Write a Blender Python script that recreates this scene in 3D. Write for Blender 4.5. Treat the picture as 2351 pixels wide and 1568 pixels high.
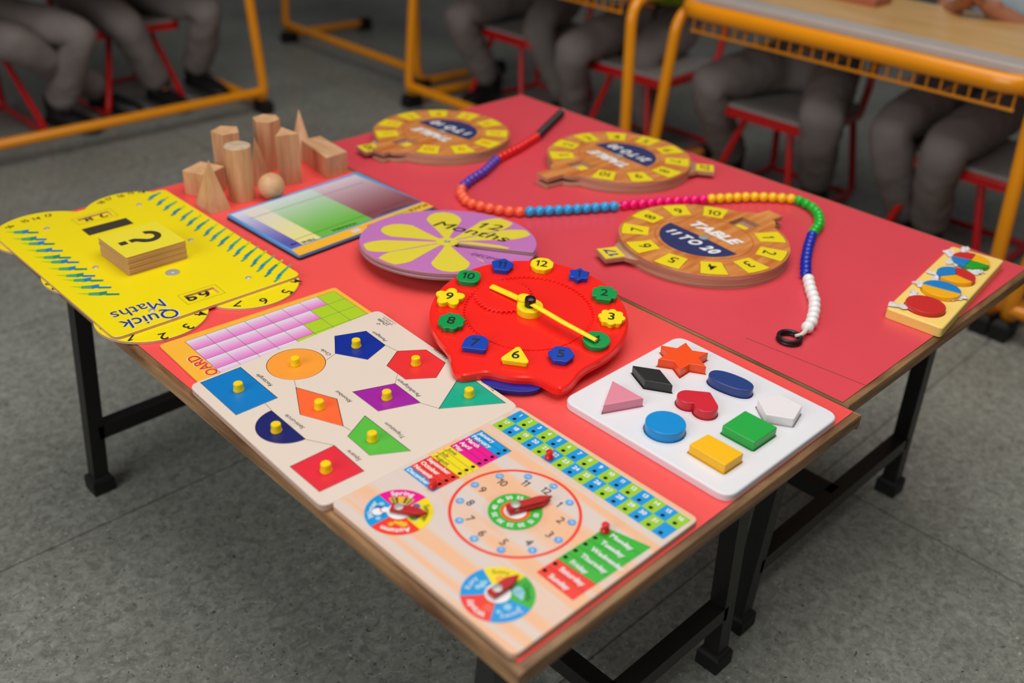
import bpy, math, random
from mathutils import Vector, Matrix, noise
from mathutils.geometry import tessellate_polygon
random.seed(7)
PI = math.pi
sin, cos, rad = math.sin, math.cos, math.radians
for o in list(bpy.data.objects):
    bpy.data.objects.remove(o)
SC = bpy.context.scene
COL = SC.collection
W, H = 2351.0, 1568.0
# ------------------------------------------------------------------ camera
FPX = 2260.7
YAW, PITCH, ROLL = 0.7989, -0.5377, 0.0488
CAM = Vector((-0.4503, -0.4107, 1.2012))
fw = Vector((cos(PITCH)*sin(YAW), cos(PITCH)*cos(YAW), sin(PITCH)))
r0 = Vector((cos(YAW), -sin(YAW), 0.0)); u0 = r0.cross(fw)
RT = cos(ROLL)*r0 + sin(ROLL)*u0
UP = -sin(ROLL)*r0 + cos(ROLL)*u0
cd = bpy.data.cameras.new('camera'); cam = bpy.data.objects.new('camera', cd); COL.objects.link(cam)
cam.matrix_world = Matrix(((RT.x, UP.x, -fw.x, CAM.x), (RT.y, UP.y, -fw.y, CAM.y), (RT.z, UP.z, -fw.z, CAM.z), (0, 0, 0, 1)))
cd.sensor_fit = 'HORIZONTAL'; cd.sensor_width = 36.0; cd.lens = FPX/W*36.0
cd.clip_start = 0.05; cd.clip_end = 60
cd.dof.use_dof = True; cd.dof.focus_distance = 1.30; cd.dof.aperture_fstop = 2.4
SC.camera = cam
# ------------------------------------------------------------------ light
SC.view_settings.view_transform = 'Standard'; SC.view_settings.look = 'None'
SC.view_settings.gamma = 1.0; SC.view_settings.use_curve_mapping = False
SC.view_settings.exposure = -0.06
wd = bpy.data.worlds.new('world'); SC.world = wd; wd.use_nodes = True
bg = wd.node_tree.nodes['Background']; bg.inputs[0].default_value = (0.95, 0.97, 1.0, 1); bg.inputs[1].default_value = 0.07
def area(name, loc, target, sx, sy, power, col):
    l = bpy.data.lights.new(name, 'AREA'); l.shape = 'RECTANGLE'; l.size = sx; l.size_y = sy; l.energy = power; l.color = col
    o = bpy.data.objects.new(name, l); COL.objects.link(o); o.location = loc
    o.rotation_euler = (Vector(target)-Vector(loc)).to_track_quat('-Z', 'Y').to_euler()
    return o
area('ceiling_lamp_light', (0.65, 0.3, 2.9), (0.65, 0.3, 0), 2.6, 2.4, 66, (1.0, 0.97, 0.93))
area('window_light', (-2.6, 0.3, 1.9), (0.3, 0.6, 0.4), 2.4, 1.9, 54, (0.98, 0.99, 1.0))

def at(px, py, z):
    "point of the real horizontal plane z that the photograph shows at this pixel"
    d = fw + RT*((px-W/2)/FPX) - UP*((py-H/2)/FPX)
    return CAM + d*((z-CAM.z)/d.z)
def at2(px, py, z): p = at(px, py, z); return (p.x, p.y)
T = 0.504          # height of the two red table tops

# ------------------------------------------------------------------ materials
def lin(c):
    return tuple(((v/255.0)/12.92 if v/255.0 <= 0.04045 else (((v/255.0)+0.055)/1.055)**2.4) for v in c)
MATS = {}
def mat(name, rgb, rough=0.5, spec=0.5, var=0.06, vscale=25.0, bump=0.0, bscale=200.0, coat=0.0, metal=0.0, alpha=1.0):
    if name in MATS: return MATS[name]
    m = bpy.data.materials.new(name); m.use_nodes = True; nt = m.node_tree; b = nt.nodes['Principled BSDF']
    tc = nt.nodes.new('ShaderNodeTexCoord'); nz = nt.nodes.new('ShaderNodeTexNoise'); nz.inputs['Scale'].default_value = vscale
    nz.inputs['Detail'].default_value = 3
    nt.links.new(tc.outputs['Object'], nz.inputs['Vector'])
    mx = nt.nodes.new('ShaderNodeMix'); mx.data_type = 'RGBA'
    c = lin(rgb)
    mx.inputs[6].default_value = (*[v*(1-var) for v in c], 1); mx.inputs[7].default_value = (*[min(1, v*(1+var)) for v in c], 1)
    nt.links.new(nz.outputs[0], mx.inputs[0]); nt.links.new(mx.outputs[2], b.inputs['Base Color'])
    b.inputs['Roughness'].default_value = rough; b.inputs['Specular IOR Level'].default_value = spec
    b.inputs['Coat Weight'].default_value = coat; b.inputs['Coat Roughness'].default_value = 0.12
    b.inputs['Metallic'].default_value = metal; b.inputs['Alpha'].default_value = alpha
    if bump:
        n2 = nt.nodes.new('ShaderNodeTexNoise'); n2.inputs['Scale'].default_value = bscale; n2.inputs['Detail'].default_value = 4
        nt.links.new(tc.outputs['Object'], n2.inputs['Vector'])
        bp = nt.nodes.new('ShaderNodeBump'); bp.inputs['Strength'].default_value = bump; bp.inputs['Distance'].default_value = 0.004
        nt.links.new(n2.outputs[0], bp.inputs['Height']); nt.links.new(bp.outputs[0], b.inputs['Normal'])
    MATS[name] = m; return m
def wood(name, ca, cb, scale=(40, 40, 4), rough=0.5, contrast=(0.35, 0.65), rot=(0, 0, 0), fine=0.25, spec=0.4):
    "streaky wood grain; scale is small along the grain"
    if name in MATS: return MATS[name]
    m = bpy.data.materials.new(name); m.use_nodes = True; nt = m.node_tree; b = nt.nodes['Principled BSDF']
    tc = nt.nodes.new('ShaderNodeTexCoord'); mp = nt.nodes.new('ShaderNodeMapping'); mp.inputs['Scale'].default_value = scale; mp.inputs['Rotation'].default_value = rot
    nz = nt.nodes.new('ShaderNodeTexNoise'); nz.inputs['Scale'].default_value = 1.0; nz.inputs['Detail'].default_value = 4; nz.inputs['Distortion'].default_value = 0.6
    nt.links.new(tc.outputs['Object'], mp.inputs[0]); nt.links.new(mp.outputs[0], nz.inputs['Vector'])
    rp = nt.nodes.new('ShaderNodeValToRGB'); rp.color_ramp.elements[0].position = contrast[0]; rp.color_ramp.elements[1].position = contrast[1]
    rp.color_ramp.elements[0].color = (*lin(ca), 1); rp.color_ramp.elements[1].color = (*lin(cb), 1)
    nt.links.new(nz.outputs[0], rp.inputs[0])
    n3 = nt.nodes.new('ShaderNodeTexNoise'); n3.inputs['Scale'].default_value = 5.0; n3.inputs['Detail'].default_value = 3
    nt.links.new(mp.outputs[0], n3.inputs['Vector'])
    mx = nt.nodes.new('ShaderNodeMix'); mx.data_type = 'RGBA'; mx.blend_type = 'MULTIPLY'; mx.inputs[0].default_value = fine
    nt.links.new(rp.outputs[0], mx.inputs[6]); nt.links.new(n3.outputs[0], mx.inputs[7])
    nt.links.new(mx.outputs[2], b.inputs['Base Color'])
    b.inputs['Roughness'].default_value = rough; b.inputs['Specular IOR Level'].default_value = spec
    MATS[name] = m; return m
def floor_material():
    m = bpy.data.materials.new('speckled_vinyl'); m.use_nodes = True; nt = m.node_tree; b = nt.nodes['Principled BSDF']
    N = nt.nodes.new; L = nt.links.new
    tc = N('ShaderNodeTexCoord')
    def nz(scale, detail, rough=0.6, dist=0.0):
        n = N('ShaderNodeTexNoise'); n.inputs['Scale'].default_value = scale; n.inputs['Detail'].default_value = detail
        n.inputs['Roughness'].default_value = rough; n.inputs['Distortion'].default_value = dist
        L(tc.outputs['Object'], n.inputs['Vector']); return n
    def ramp(src, p0, c0, p1, c1):
        r = N('ShaderNodeValToRGB'); e = r.color_ramp.elements
        e[0].position = p0; e[0].color = (*c0, 1); e[1].position = p1; e[1].color = (*c1, 1); L(src, r.inputs[0]); return r
    def mix(a, bb, fac, mode='MIX'):
        x = N('ShaderNodeMix'); x.data_type = 'RGBA'; x.blend_type = mode
        for v, i in ((fac, 0), (a, 6), (bb, 7)):
            if hasattr(v, 'links') or hasattr(v, 'is_output'): L(v, x.inputs[i])
            else: x.inputs[i].default_value = v if i == 0 else (*v, 1)
        return x.outputs[2]
    big = ramp(nz(2.2, 3).outputs[0], 0.35, lin((138, 139, 131)), 0.65, lin((154, 156, 148)))
    mid = ramp(nz(60, 5, 0.7, 1.0).outputs[0], 0.36, (0.62, 0.62, 0.60), 0.66, (1.22, 1.22, 1.2))
    c = mix(big.outputs[0], mid.outputs[0], 1.0, 'MULTIPLY')
    sp = ramp(nz(190, 2, 0.5, 0.6).outputs[0], 0.65, (0, 0, 0), 0.73, (1, 1, 1))
    c = mix(c, lin((190, 192, 184)), sp.outputs[0])
    sd = ramp(nz(150, 2, 0.5, 0.8).outputs[0], 0.29, (1, 1, 1), 0.34, (0, 0, 0))
    c = mix(c, lin((66, 62, 57)), sd.outputs[0])
    # sheet joints
    br = N('ShaderNodeTexBrick'); mp = N('ShaderNodeMapping'); mp.inputs['Location'].default_value = (-1.092, -0.228, 0)
    L(tc.outputs['Object'], mp.inputs[0]); L(mp.outputs[0], br.inputs['Vector'])
    br.offset = 0.0; br.inputs['Scale'].default_value = 1.0; br.inputs['Mortar Size'].default_value = 0.0022; br.inputs['Mortar Smooth'].default_value = 0.3
    br.inputs['Brick Width'].default_value = 0.784; br.inputs['Row Height'].default_value = 0.784
    br.inputs['Color1'].default_value = (1, 1, 1, 1); br.inputs['Color2'].default_value = (0.94, 0.94, 0.94, 1); br.inputs['Mortar'].default_value = (0.45, 0.44, 0.42, 1)
    c = mix(c, br.outputs['Color'], 1.0, 'MULTIPLY')
    L(c, b.inputs['Base Color'])
    b.inputs['Roughness'].default_value = 0.42; b.inputs['Specular IOR Level'].default_value = 0.4
    bp = N('ShaderNodeBump'); bp.inputs['Strength'].default_value = 0.15; bp.inputs['Distance'].default_value = 0.001
    L(mid.outputs[0], bp.inputs['Height']); L(bp.outputs[0], b.inputs['Normal'])
    return m

# ------------------------------------------------------------------ geometry helpers
def area2(p): return sum(p[i][0]*p[(i+1) % len(p)][1]-p[(i+1) % len(p)][0]*p[i][1] for i in range(len(p)))/2
def ccw(p):
    p = [(q[0], q[1]) for q in p]
    return p if area2(p) > 0 else p[::-1]
def circle(cx, cy, r, n=48, a0=0.0, a1=None):
    if a1 is None: return [(cx+r*cos(a0+2*PI*i/n), cy+r*sin(a0+2*PI*i/n)) for i in range(n)]
    return [(cx+r*cos(a0+(a1-a0)*i/n), cy+r*sin(a0+(a1-a0)*i/n)) for i in range(n+1)]
def ngon(cx, cy, r, n, a0=0.0): return [(cx+r*cos(a0+2*PI*i/n), cy+r*sin(a0+2*PI*i/n)) for i in range(n)]
def star(cx, cy, r1, r2, n, a0=0.0): return [(cx+(r1 if i % 2 == 0 else r2)*cos(a0+PI*i/n), cy+(r1 if i % 2 == 0 else r2)*sin(a0+PI*i/n)) for i in range(2*n)]
def scallop(cx, cy, r, amp, k, a0=0.0, n=120): return [(cx+(r+amp*abs(cos(k*t/2))-amp/2)*cos(t+a0), cy+(r+amp*abs(cos(k*t/2))-amp/2)*sin(t+a0)) for t in [2*PI*i/n for i in range(n)]]
def rounded(p, r, n=5):
    p = ccw(p); out = []; m = len(p)
    rr = r if isinstance(r, (list, tuple)) else [r]*m
    for i in range(m):
        a, b, c = Vector(p[i-1]), Vector(p[i]), Vector(p[(i+1) % m])
        d1, d2 = (a-b), (c-b); l1, l2 = d1.length, d2.length; d1.normalize(); d2.normalize()
        t = min(rr[i], l1*0.48, l2*0.48)
        s, e = b+d1*t, b+d2*t
        for k in range(n+1):
            f = k/n; q = s*(1-f)**2 + b*2*f*(1-f) + e*f*f
            out.append((q.x, q.y))
    return out
def inset(p, d):
    p = ccw(p); n = len(p); out = []
    for i in range(n):
        a, b, c = Vector(p[i-1]), Vector(p[i]), Vector(p[(i+1) % n])
        e1 = (b-a); e2 = (c-b)
        if e1.length < 1e-9: e1 = e2
        if e2.length < 1e-9: e2 = e1
        e1 = e1.normalized(); e2 = e2.normalized()
        n1 = Vector((-e1.y, e1.x)); n2 = Vector((-e2.y, e2.x)); m = n1+n2
        if m.length < 1e-6: m = n1
        m = m.normalized(); k = max(0.4, m.dot(n1))
        q = b+m*(d/k); out.append((q.x, q.y))
    return out
GLY = {}
def glyph(s, shear=0.0, bold=0.0):
    k = (s, shear, bold)
    if k not in GLY and s == '1':        # a one with a flag
        t = 0.045+bold; hh = max(v[1] for v in glyph('H')[0])
        p = [(0.20-t, 0), (0.20+t, 0), (0.20+t, hh), (0.20-t*0.4, hh), (0.03, hh*0.80), (0.03, hh*0.80-2*t*0.9), (0.20-t, hh*0.86-t)]
        GLY[k] = ([(x+shear*y, y) for x, y in p], [(0, 1, 2, 3, 6), (3, 4, 5, 6)], 0.03, 0.20+t+shear*hh)
    if k not in GLY and '1' in s:
        vs, fs, pen = [], [], 0.0
        for ch in s:
            if ch == ' ': pen += 0.26; continue
            v, f, x0, x1 = glyph(ch, shear, bold); o = len(vs); vs += [(x-x0+pen, y) for x, y in v]; fs += [tuple(o+i for i in q) for q in f]; pen += x1-x0+0.09
        GLY[k] = (vs, fs, 0.0, pen-0.09)
    if k not in GLY:
        c = bpy.data.curves.new('t', 'FONT'); c.body = s; c.size = 1.0; c.shear = shear; c.offset = bold; c.resolution_u = 3
        o = bpy.data.objects.new('t', c)
        me = o.to_mesh()
        vs = [(v.co.x, v.co.y) for v in me.vertices]; fs = [tuple(p.vertices) for p in me.polygons]
        o.to_mesh_clear(); bpy.data.objects.remove(o); bpy.data.curves.remove(c)
        xs = [v[0] for v in vs] or [0, 0.3]
        GLY[k] = (vs, fs, min(xs), max(xs))
    return GLY[k]
CAPH = None
class MB:
    def __init__(self): self.v = []; self.f = []; self.fm = []; self.mats = []
    def mi(self, m):
        if m not in self.mats: self.mats.append(m)
        return self.mats.index(m)
    def add(self, vs, fs, m):
        o = len(self.v); self.v += [Vector(q) for q in vs]; i = self.mi(m)
        for f in fs: self.f.append(tuple(o+k for k in f)); self.fm.append(i)
    def flat(self, p, z, m, holes=()):
        p = ccw(p)
        if not holes: self.add([(q[0], q[1], z) for q in p], [tuple(range(len(p)))], m); return
        loops = [[Vector((q[0], q[1], 0)) for q in p]]+[[Vector((q[0], q[1], 0)) for q in ccw(h)] for h in holes]
        tris = tessellate_polygon(loops); vs = [(q.x, q.y, z) for l in loops for q in l]
        out = []
        for t in tris:
            a, b, c = [vs[i] for i in t]
            s = (b[0]-a[0])*(c[1]-a[1])-(c[0]-a[0])*(b[1]-a[1])
            out.append(tuple(t) if s > 0 else tuple(reversed(t)))
        self.add(vs, out, m)
    def wall(self, p, z0, z1, m, flip=False, p1=None):
        n = len(p); p1 = p1 or p
        vs = [(q[0], q[1], z0) for q in p]+[(q[0], q[1], z1) for q in p1]
        fs = [(i, (i+1) % n, n+(i+1) % n, n+i) for i in range(n)]
        if flip: fs = [tuple(reversed(f)) for f in fs]
        self.add(vs, fs, m)
    def prism(self, p, z0, z1, mt, ms=None, ch=0.0, holes=(), hfloor=None, mfloor=None, mhole=None, bottom=True):
        "slab with an optional chamfered or rounded top edge and real recesses"
        p = ccw(p); ms = ms or mt
        if ch > 0:
            self.wall(p, z0, z1-ch, ms); q = inset(p, ch*0.35); self.wall(p, z1-ch, z1-ch*0.35, mt, p1=q)
            p2 = inset(p, ch); self.wall(q, z1-ch*0.35, z1, mt, p1=p2); top = p2
        else: self.wall(p, z0, z1, ms); top = p
        self.flat(top, z1, mt, holes)
        for h in holes:
            h = ccw(h); zf = hfloor if hfloor is not None else z0
            self.wall(h, zf, z1, mhole or ms, flip=True); self.flat(h, zf, mfloor or ms)
        if bottom: self.add([(q[0], q[1], z0) for q in p], [tuple(reversed(range(len(p))))], ms)
    def quad(self, a, b, c, d, z, m): self.flat([a, b, c, d], z, m)
    def line(self, a, b, w, z, m):
        a, b = Vector(a[:2]), Vector(b[:2]); d = (b-a)
        if d.length < 1e-9: return
        d.normalize(); n = Vector((-d.y, d.x))*w/2
        self.flat([a-n, b-n, b+n, a+n], z, m)
    def ring(self, cx, cy, r0, r1, z, m, n=72):
        vs = [(cx+r*cos(2*PI*i/n), cy+r*sin(2*PI*i/n), z) for r in (r0, r1) for i in range(n)]
        self.add(vs, [(i, n+i, n+(i+1) % n, (i+1) % n) for i in range(n)], m)
    def sector(self, cx, cy, r0, r1, a0, a1, z, m, n=24):
        vs = [(cx+r*cos(a0+(a1-a0)*i/n), cy+r*sin(a0+(a1-a0)*i/n), z) for r in (r0, r1) for i in range(n+1)]
        k = n+1; fs = [(i, k+i, k+i+1, i+1) for i in range(n)]
        if a1 < a0: fs = [tuple(reversed(f)) for f in fs]
        self.add(vs, fs, m)
    def disc(self, cx, cy, r, z, m, n=32): self.flat(circle(cx, cy, r, n), z, m)
    def text(self, s, x, y, ang, h, z, m, w=None, align='C', shear=0.0, bold=0.0):
        "flat lettering: ang = reading direction, h = capital height, w = full width if given"
        global CAPH
        if CAPH is None: CAPH = max(v[1] for v in glyph('H')[0])
        vs, fs, x0, x1 = glyph(s, shear, bold); k = h/CAPH; kx = k if w is None else w/max(1e-6, x1-x0)
        ox = {'C': (x0+x1)/2, 'L': x0, 'R': x1}[align]; ca, sa = cos(ang), sin(ang); out = []
        for a, b in vs:
            X = (a-ox)*kx; Y = (b-CAPH/2)*k
            out.append((x+X*ca-Y*sa, y+X*sa+Y*ca, z))
        self.add(out, fs, m)
    def arctext(self, s, cx, cy, r, mid, h, z, m, bold=0.0, gap=0.12, shear=0.0):
        "letters along a circle, tops outward, reading clockwise"
        global CAPH
        if CAPH is None: CAPH = max(v[1] for v in glyph('H')[0])
        k = h/CAPH; ws = [(glyph(c, shear, bold)[3]-glyph(c, shear, bold)[2])*k+gap*h for c in s]; tot = sum(ws)
        a = mid+tot/r/2
        for c, w in zip(s, ws):
            t = a-w/r/2; self.text(c, cx+r*cos(t), cy+r*sin(t), t-PI/2, h, z, m, shear=shear, bold=bold); a -= w/r
    def box(self, c, s, m, rz=0.0, ch=0.0):
        ca, sa = cos(rz), sin(rz); hx, hy = s[0]/2, s[1]/2
        p = [(c[0]+x*ca-y*sa, c[1]+x*sa+y*ca) for x, y in ((-hx, -hy), (hx, -hy), (hx, hy), (-hx, hy))]
        self.prism(p, c[2]-s[2]/2, c[2]+s[2]/2, m, m, ch)
    def lathe(self, prof, c, m, n=32):
        vs = []; fs = []
        for r, z in prof:
            for i in range(n): vs.append((c[0]+r*cos(2*PI*i/n), c[1]+r*sin(2*PI*i/n), c[2]+z))
        for k in range(len(prof)-1):
            for i in range(n): fs.append((k*n+i, k*n+(i+1) % n, (k+1)*n+(i+1) % n, (k+1)*n+i))
        fs.append(tuple(reversed(range(n)))); fs.append(tuple((len(prof)-1)*n+i for i in range(n)))
        self.add(vs, fs, m)
    def sphere(self, c, r, m, n=24, k=14, sz=1.0):
        self.lathe([(max(1e-5, r*sin(PI*i/k)), -r*sz*cos(PI*i/k)) for i in range(k+1)], c, m, n)
    def tube(self, path, r, m, n=12, closed=False, caps=True):
        "round bar along a path; r may be a list, or a pair (r, r2) for an oval section"
        P = [Vector(q) for q in path]; L = len(P); vs = []; fs = []; prev = None
        for i in range(L):
            d = (P[(i+1) % L]-P[i-1]) if closed else (P[min(i+1, L-1)]-P[max(i-1, 0)])
            d.normalize()
            if prev is None: a = Vector((0, 0, 1)) if abs(d.z) < 0.9 else Vector((1, 0, 0)); a = (a-d*a.dot(d)).normalized()
            else: a = (prev-d*prev.dot(d)).normalized()
            prev = a; b = d.cross(a)
            ri = r[i] if isinstance(r, list) else r
            ra, rb = ri if isinstance(ri, tuple) else (ri, ri)
            for k in range(n): vs.append(P[i]+a*ra*cos(2*PI*k/n)+b*rb*sin(2*PI*k/n))
        for i in range(L if closed else L-1):
            j = (i+1) % L
            for k in range(n): fs.append((i*n+k, i*n+(k+1) % n, j*n+(k+1) % n, j*n+k))
        if caps and not closed: fs.append(tuple(reversed(range(n)))); fs.append(tuple((L-1)*n+k for k in range(n)))
        self.add(vs, fs, m)
    def bar(self, a, b, w, m, h=None):
        "square tube between two points"
        a, b = Vector(a), Vector(b); d = (b-a).normalized(); s = Vector((1, 0, 0)) if abs(d.x) < 0.8 else Vector((0, 1, 0))
        s = (s-d*s.dot(d)).normalized(); t = d.cross(s); h = h or w
        vs = [q+s*x*w/2+t*y*h/2 for q in (a, b) for x, y in ((-1, -1), (1, -1), (1, 1), (-1, 1))]
        self.add(vs, [(3, 2, 1, 0), (4, 5, 6, 7), (0, 1, 5, 4), (1, 2, 6, 5), (2, 3, 7, 6), (3, 0, 4, 7)], m)
    def hull(self, vs, fs, m): self.add(vs, fs, m)
    def build(self, name, parent=None, local=False, smooth=True, origin=None):
        off = Vector((0, 0, 0))
        if parent is not None and not local:
            q = parent
            while q is not None: off += q.location; q = q.parent
        if parent is None and origin is None:
            n = len(self.v); origin = Vector((sum(q.x for q in self.v)/n, sum(q.y for q in self.v)/n, min(q.z for q in self.v)))
        if parent is None: off = Vector(origin)
        me = bpy.data.meshes.new(name); me.from_pydata([tuple(q-off) for q in self.v], [], self.f)
        for m in self.mats: me.materials.append(m)
        me.polygons.foreach_set('material_index', self.fm); me.update()
        if smooth:
            me.polygons.foreach_set('use_smooth', [True]*len(me.polygons)); me.set_sharp_from_angle(angle=rad(38))
        o = bpy.data.objects.new(name, me); COL.objects.link(o)
        if smooth: wn = o.modifiers.new('weighted_normals', 'WEIGHTED_NORMAL'); wn.keep_sharp = True
        if parent is not None: o.parent = parent
        else: o.location = off
        return o
def tag(o, label=None, cat=None, group=None, kind=None):
    if label: o['label'] = label
    if cat: o['category'] = cat
    if group: o['group'] = group
    if kind: o['kind'] = kind
    return o
def thing(name, label, cat, loc, group=None, rot=None):
    o = bpy.data.objects.new(name, None); o.empty_display_size = 0.02; COL.objects.link(o); o.location = loc
    if rot is not None: o.rotation_euler = rot.to_euler()
    return tag(o, label, cat, group)
def copy_thing(src, loc, label, group=None, rotz=None):
    c = src.copy(); COL.objects.link(c); c.location = loc
    if rotz is not None: c.rotation_euler = (0, 0, rotz)
    c['label'] = label
    if group: c['group'] = group
    def kids(a, b):
        for k in [o for o in bpy.data.objects if o.parent == a]:
            d = k.copy(); COL.objects.link(d); d.parent = b; kids(k, d)
    kids(src, c); return c

# ------------------------------------------------------------------ shared materials
BLACK = mat('print_black', (22, 20, 20), 0.5)
WHITE = mat('print_white', (238, 238, 236), 0.5)
DARKGAP = mat('dark_wood_gap', (60, 45, 38), 0.8)
PLY = wood('plywood_edge', (176, 128, 92), (214, 168, 126), (6, 6, 700), 0.7)
PLYP = wood('pale_plywood_edge', (205, 165, 145), (226, 192, 172), (8, 8, 500), 0.7)
YEL = mat('yellow_gloss_print', (248, 224, 8), 0.28, var=0.02)
STEEL = mat('rivet_steel', (186, 188, 180), 0.32, metal=0.35)
BLACKSTEEL = mat('black_painted_steel', (24, 22, 21), 0.42, var=0.3, vscale=60, bump=0.15)
YPAINT = mat('yellow_frame_paint', (246, 152, 0), 0.3, var=0.05, coat=0.3)
REDPAINT = mat('red_chair_paint', (200, 6, 10), 0.35, var=0.05, coat=0.2)
RUBBER = mat('black_rubber', (14, 13, 13), 0.6)

# ------------------------------------------------------------------ floor
fl = MB(); fl.flat([(-6, -5), (8, -5), (8, 9), (-6, 9)], 0.0, floor_material()); tag(fl.build('floor', origin=(0, 0, 0)), kind='structure')

# ------------------------------------------------------------------ the two red tables
LIP = wood('oiled_wood_lipping', (120, 78, 44), (196, 146, 96), (26, 26, 26), 0.45, (0.3, 0.7), fine=0.5)
LIPY = wood('oiled_wood_lipping_long', (104, 66, 38), (206, 158, 108), (40, 5, 50), 0.45, (0.3, 0.7), fine=0.5)
LIPX = wood('oiled_wood_lipping_cross', (86, 56, 32), (190, 144, 96), (6, 40, 50), 0.45, (0.3, 0.7), fine=0.5)
CORAL = mat('coral_laminate', (248, 84, 80), 0.36, spec=0.5, var=0.05, vscale=6, bump=0.04, bscale=900)
CRIMSON = mat('crimson_laminate', (226, 72, 84), 0.34, spec=0.55, var=0.05, vscale=6, bump=0.04, bscale=900)
UNDER = mat('chipboard_underside', (120, 90, 62), 0.8)
def table(label, x0, x1, y0, y1, lips, lam):
    t = thing('table', label, 'table', ((x0+x1)/2, (y0+y1)/2, 0.0))
    l, r, n, f = lips       # lipping width: left, right, near, far
    m = MB(); m.prism([(x0, y0), (x1, y0), (x1, y1), (x0, y1)], T-0.02, T, lam, UNDER); top = m.build('tabletop', t)
    q = MB(); zt, zb = T-0.0012, T-0.023; c = 0.005
    def strip(p, d, out, mt):
        "one wood strip with a rounded outer edge along p..p+d, spreading by out"
        p = Vector((*p, 0)); d = Vector((*d, 0)); o = Vector((*out, 0)); w = o.length; u = o.normalized()
        prof = [(0, zb), (max(w-c, w*0.5), zb), (w, zb+c), (w, zt-c), (w-c*0.3, zt-c*0.3), (max(w-c, w*0.5), zt), (0, zt)]
        vs = [b+u*a+Vector((0, 0, z)) for b in (p, p+d) for a, z in prof]; k = len(prof)
        fs = [(i, (i+1) % k, k+(i+1) % k, k+i) for i in range(k)]+[tuple(reversed(range(k))), tuple(range(k, 2*k))]
        q.add(vs, fs, mt)
    strip((x0, y0-n), (0, y1-y0+n+f), (-l, 0), LIPY)
    strip((x1, y0-n), (0, y1-y0+n+f), (r, 0), LIPY)
    strip((x0, y0), (x1-x0, 0), (0, -n), LIPX); strip((x0, y1), (x1-x0, 0), (0, f), LIPX)
    q.build('wood_lipping', t)
    # splayed square legs, end rails, middle rail
    yn, yf = y0+0.095, y1-0.09; xa, xb = x0+0.04, x1-0.045; zz = 0.125
    for x, xt in ((xa, xa+0.035), (xb, xb-0.035)):
        for y in (yn, yf):
            g = MB(); g.bar((x, y, 0.03), (xt, y, T-0.022), 0.027, BLACKSTEEL); lg = g.build('leg', t)
            h = MB(); h.prism([(x-0.02, y-0.02), (x+0.02, y-0.02), (x+0.02, y+0.02), (x-0.02, y+0.02)], 0.0, 0.034, RUBBER, RUBBER, 0.008); h.build('foot_cap', lg)
    for y in (yn, yf):
        g = MB(); g.bar((xa+0.012, y, zz), (xb-0.012, y, zz), 0.027, BLACKSTEEL); g.build('end_rail', t)
    g = MB(); g.bar(((xa+xb)/2, yn, zz), ((xa+xb)/2, yf, zz), 0.027, BLACKSTEEL); g.build('middle_rail', t)
    return t
tb1 = table('near low table with coral red top under the boards and toy clock', 0.0, 0.597, 0.0, 1.2, (0.010, 0.0046, 0.010, 0.008), CORAL)
tb2 = table('far low table with crimson top under the bead string', 0.6064, 1.2064, 0.02, 1.211, (0.0046, 0.010, 0.010, 0.008), CRIMSON)
# a scratch and a few specks belong to the laminate
sc = MB(); SCR = mat('scratch_grey_brown', (120, 60, 54), 0.8)
sc.line((0.648, 0.196), (0.666, 0.021), 0.0011, T+0.0002, SCR); sc.build('scratch_mark', tb2)

# ------------------------------------------------------------------ quick maths board
ZB = T+0.009
qm = thing('maths_board', 'large yellow board lettered Quick Maths with number discs beneath', 'educational toy', (0.128, 0.96, T))
def win(px): return [at2(x, y, ZB) for x, y in px]
w1 = win([(176, 504), (247, 484), (259, 494), (187, 511.5)]); w2 = win([(421, 680), (489, 659), (504, 671), (436, 693)])
m = MB(); QE = wood('quick_board_edge', (214, 164, 128), (236, 190, 156), (5, 5, 600), 0.7)
cor = [(-0.021, 1.170), (0.274, 1.173), (0.271, 0.742), (-0.021, 0.743)]
m.prism(rounded(cor, 0.012), T+0.0046, ZB, YEL, QE, 0.0008, holes=[w1, w2], hfloor=T+0.0054, mhole=QE, mfloor=YEL)
for s_, px_, w_ in (('9', (437, 683), 0.016), ('6', (470, 675), 0.016), ('8', (203, 503), 0.014), ('2', (235, 494), 0.014)):
    x, y = at2(*px_, T+0.0056); m.text(s_, x, y, PI, 0.020, T+0.0056, BLACK, w=w_, bold=0.02)
GREYLN = mat('print_grey_line', (150, 140, 40), 0.5)
for wq in (w1, w2):
    c = [sum(p[0] for p in wq)/4, sum(p[1] for p in wq)/4]
    o = [(c[0]+(p[0]-c[0])*1.25, c[1]+(p[1]-c[1])*1.6) for p in wq]
    for i in range(4): m.line(o[i], o[(i+1) % 4], 0.0006, ZB+0.0002, GREYLN)
m.flat(win([(187, 527), (289, 500.5), (307, 513), (205, 541)]), ZB+0.0003, mat('print_charcoal', (62, 56, 44), 0.4))
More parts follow.
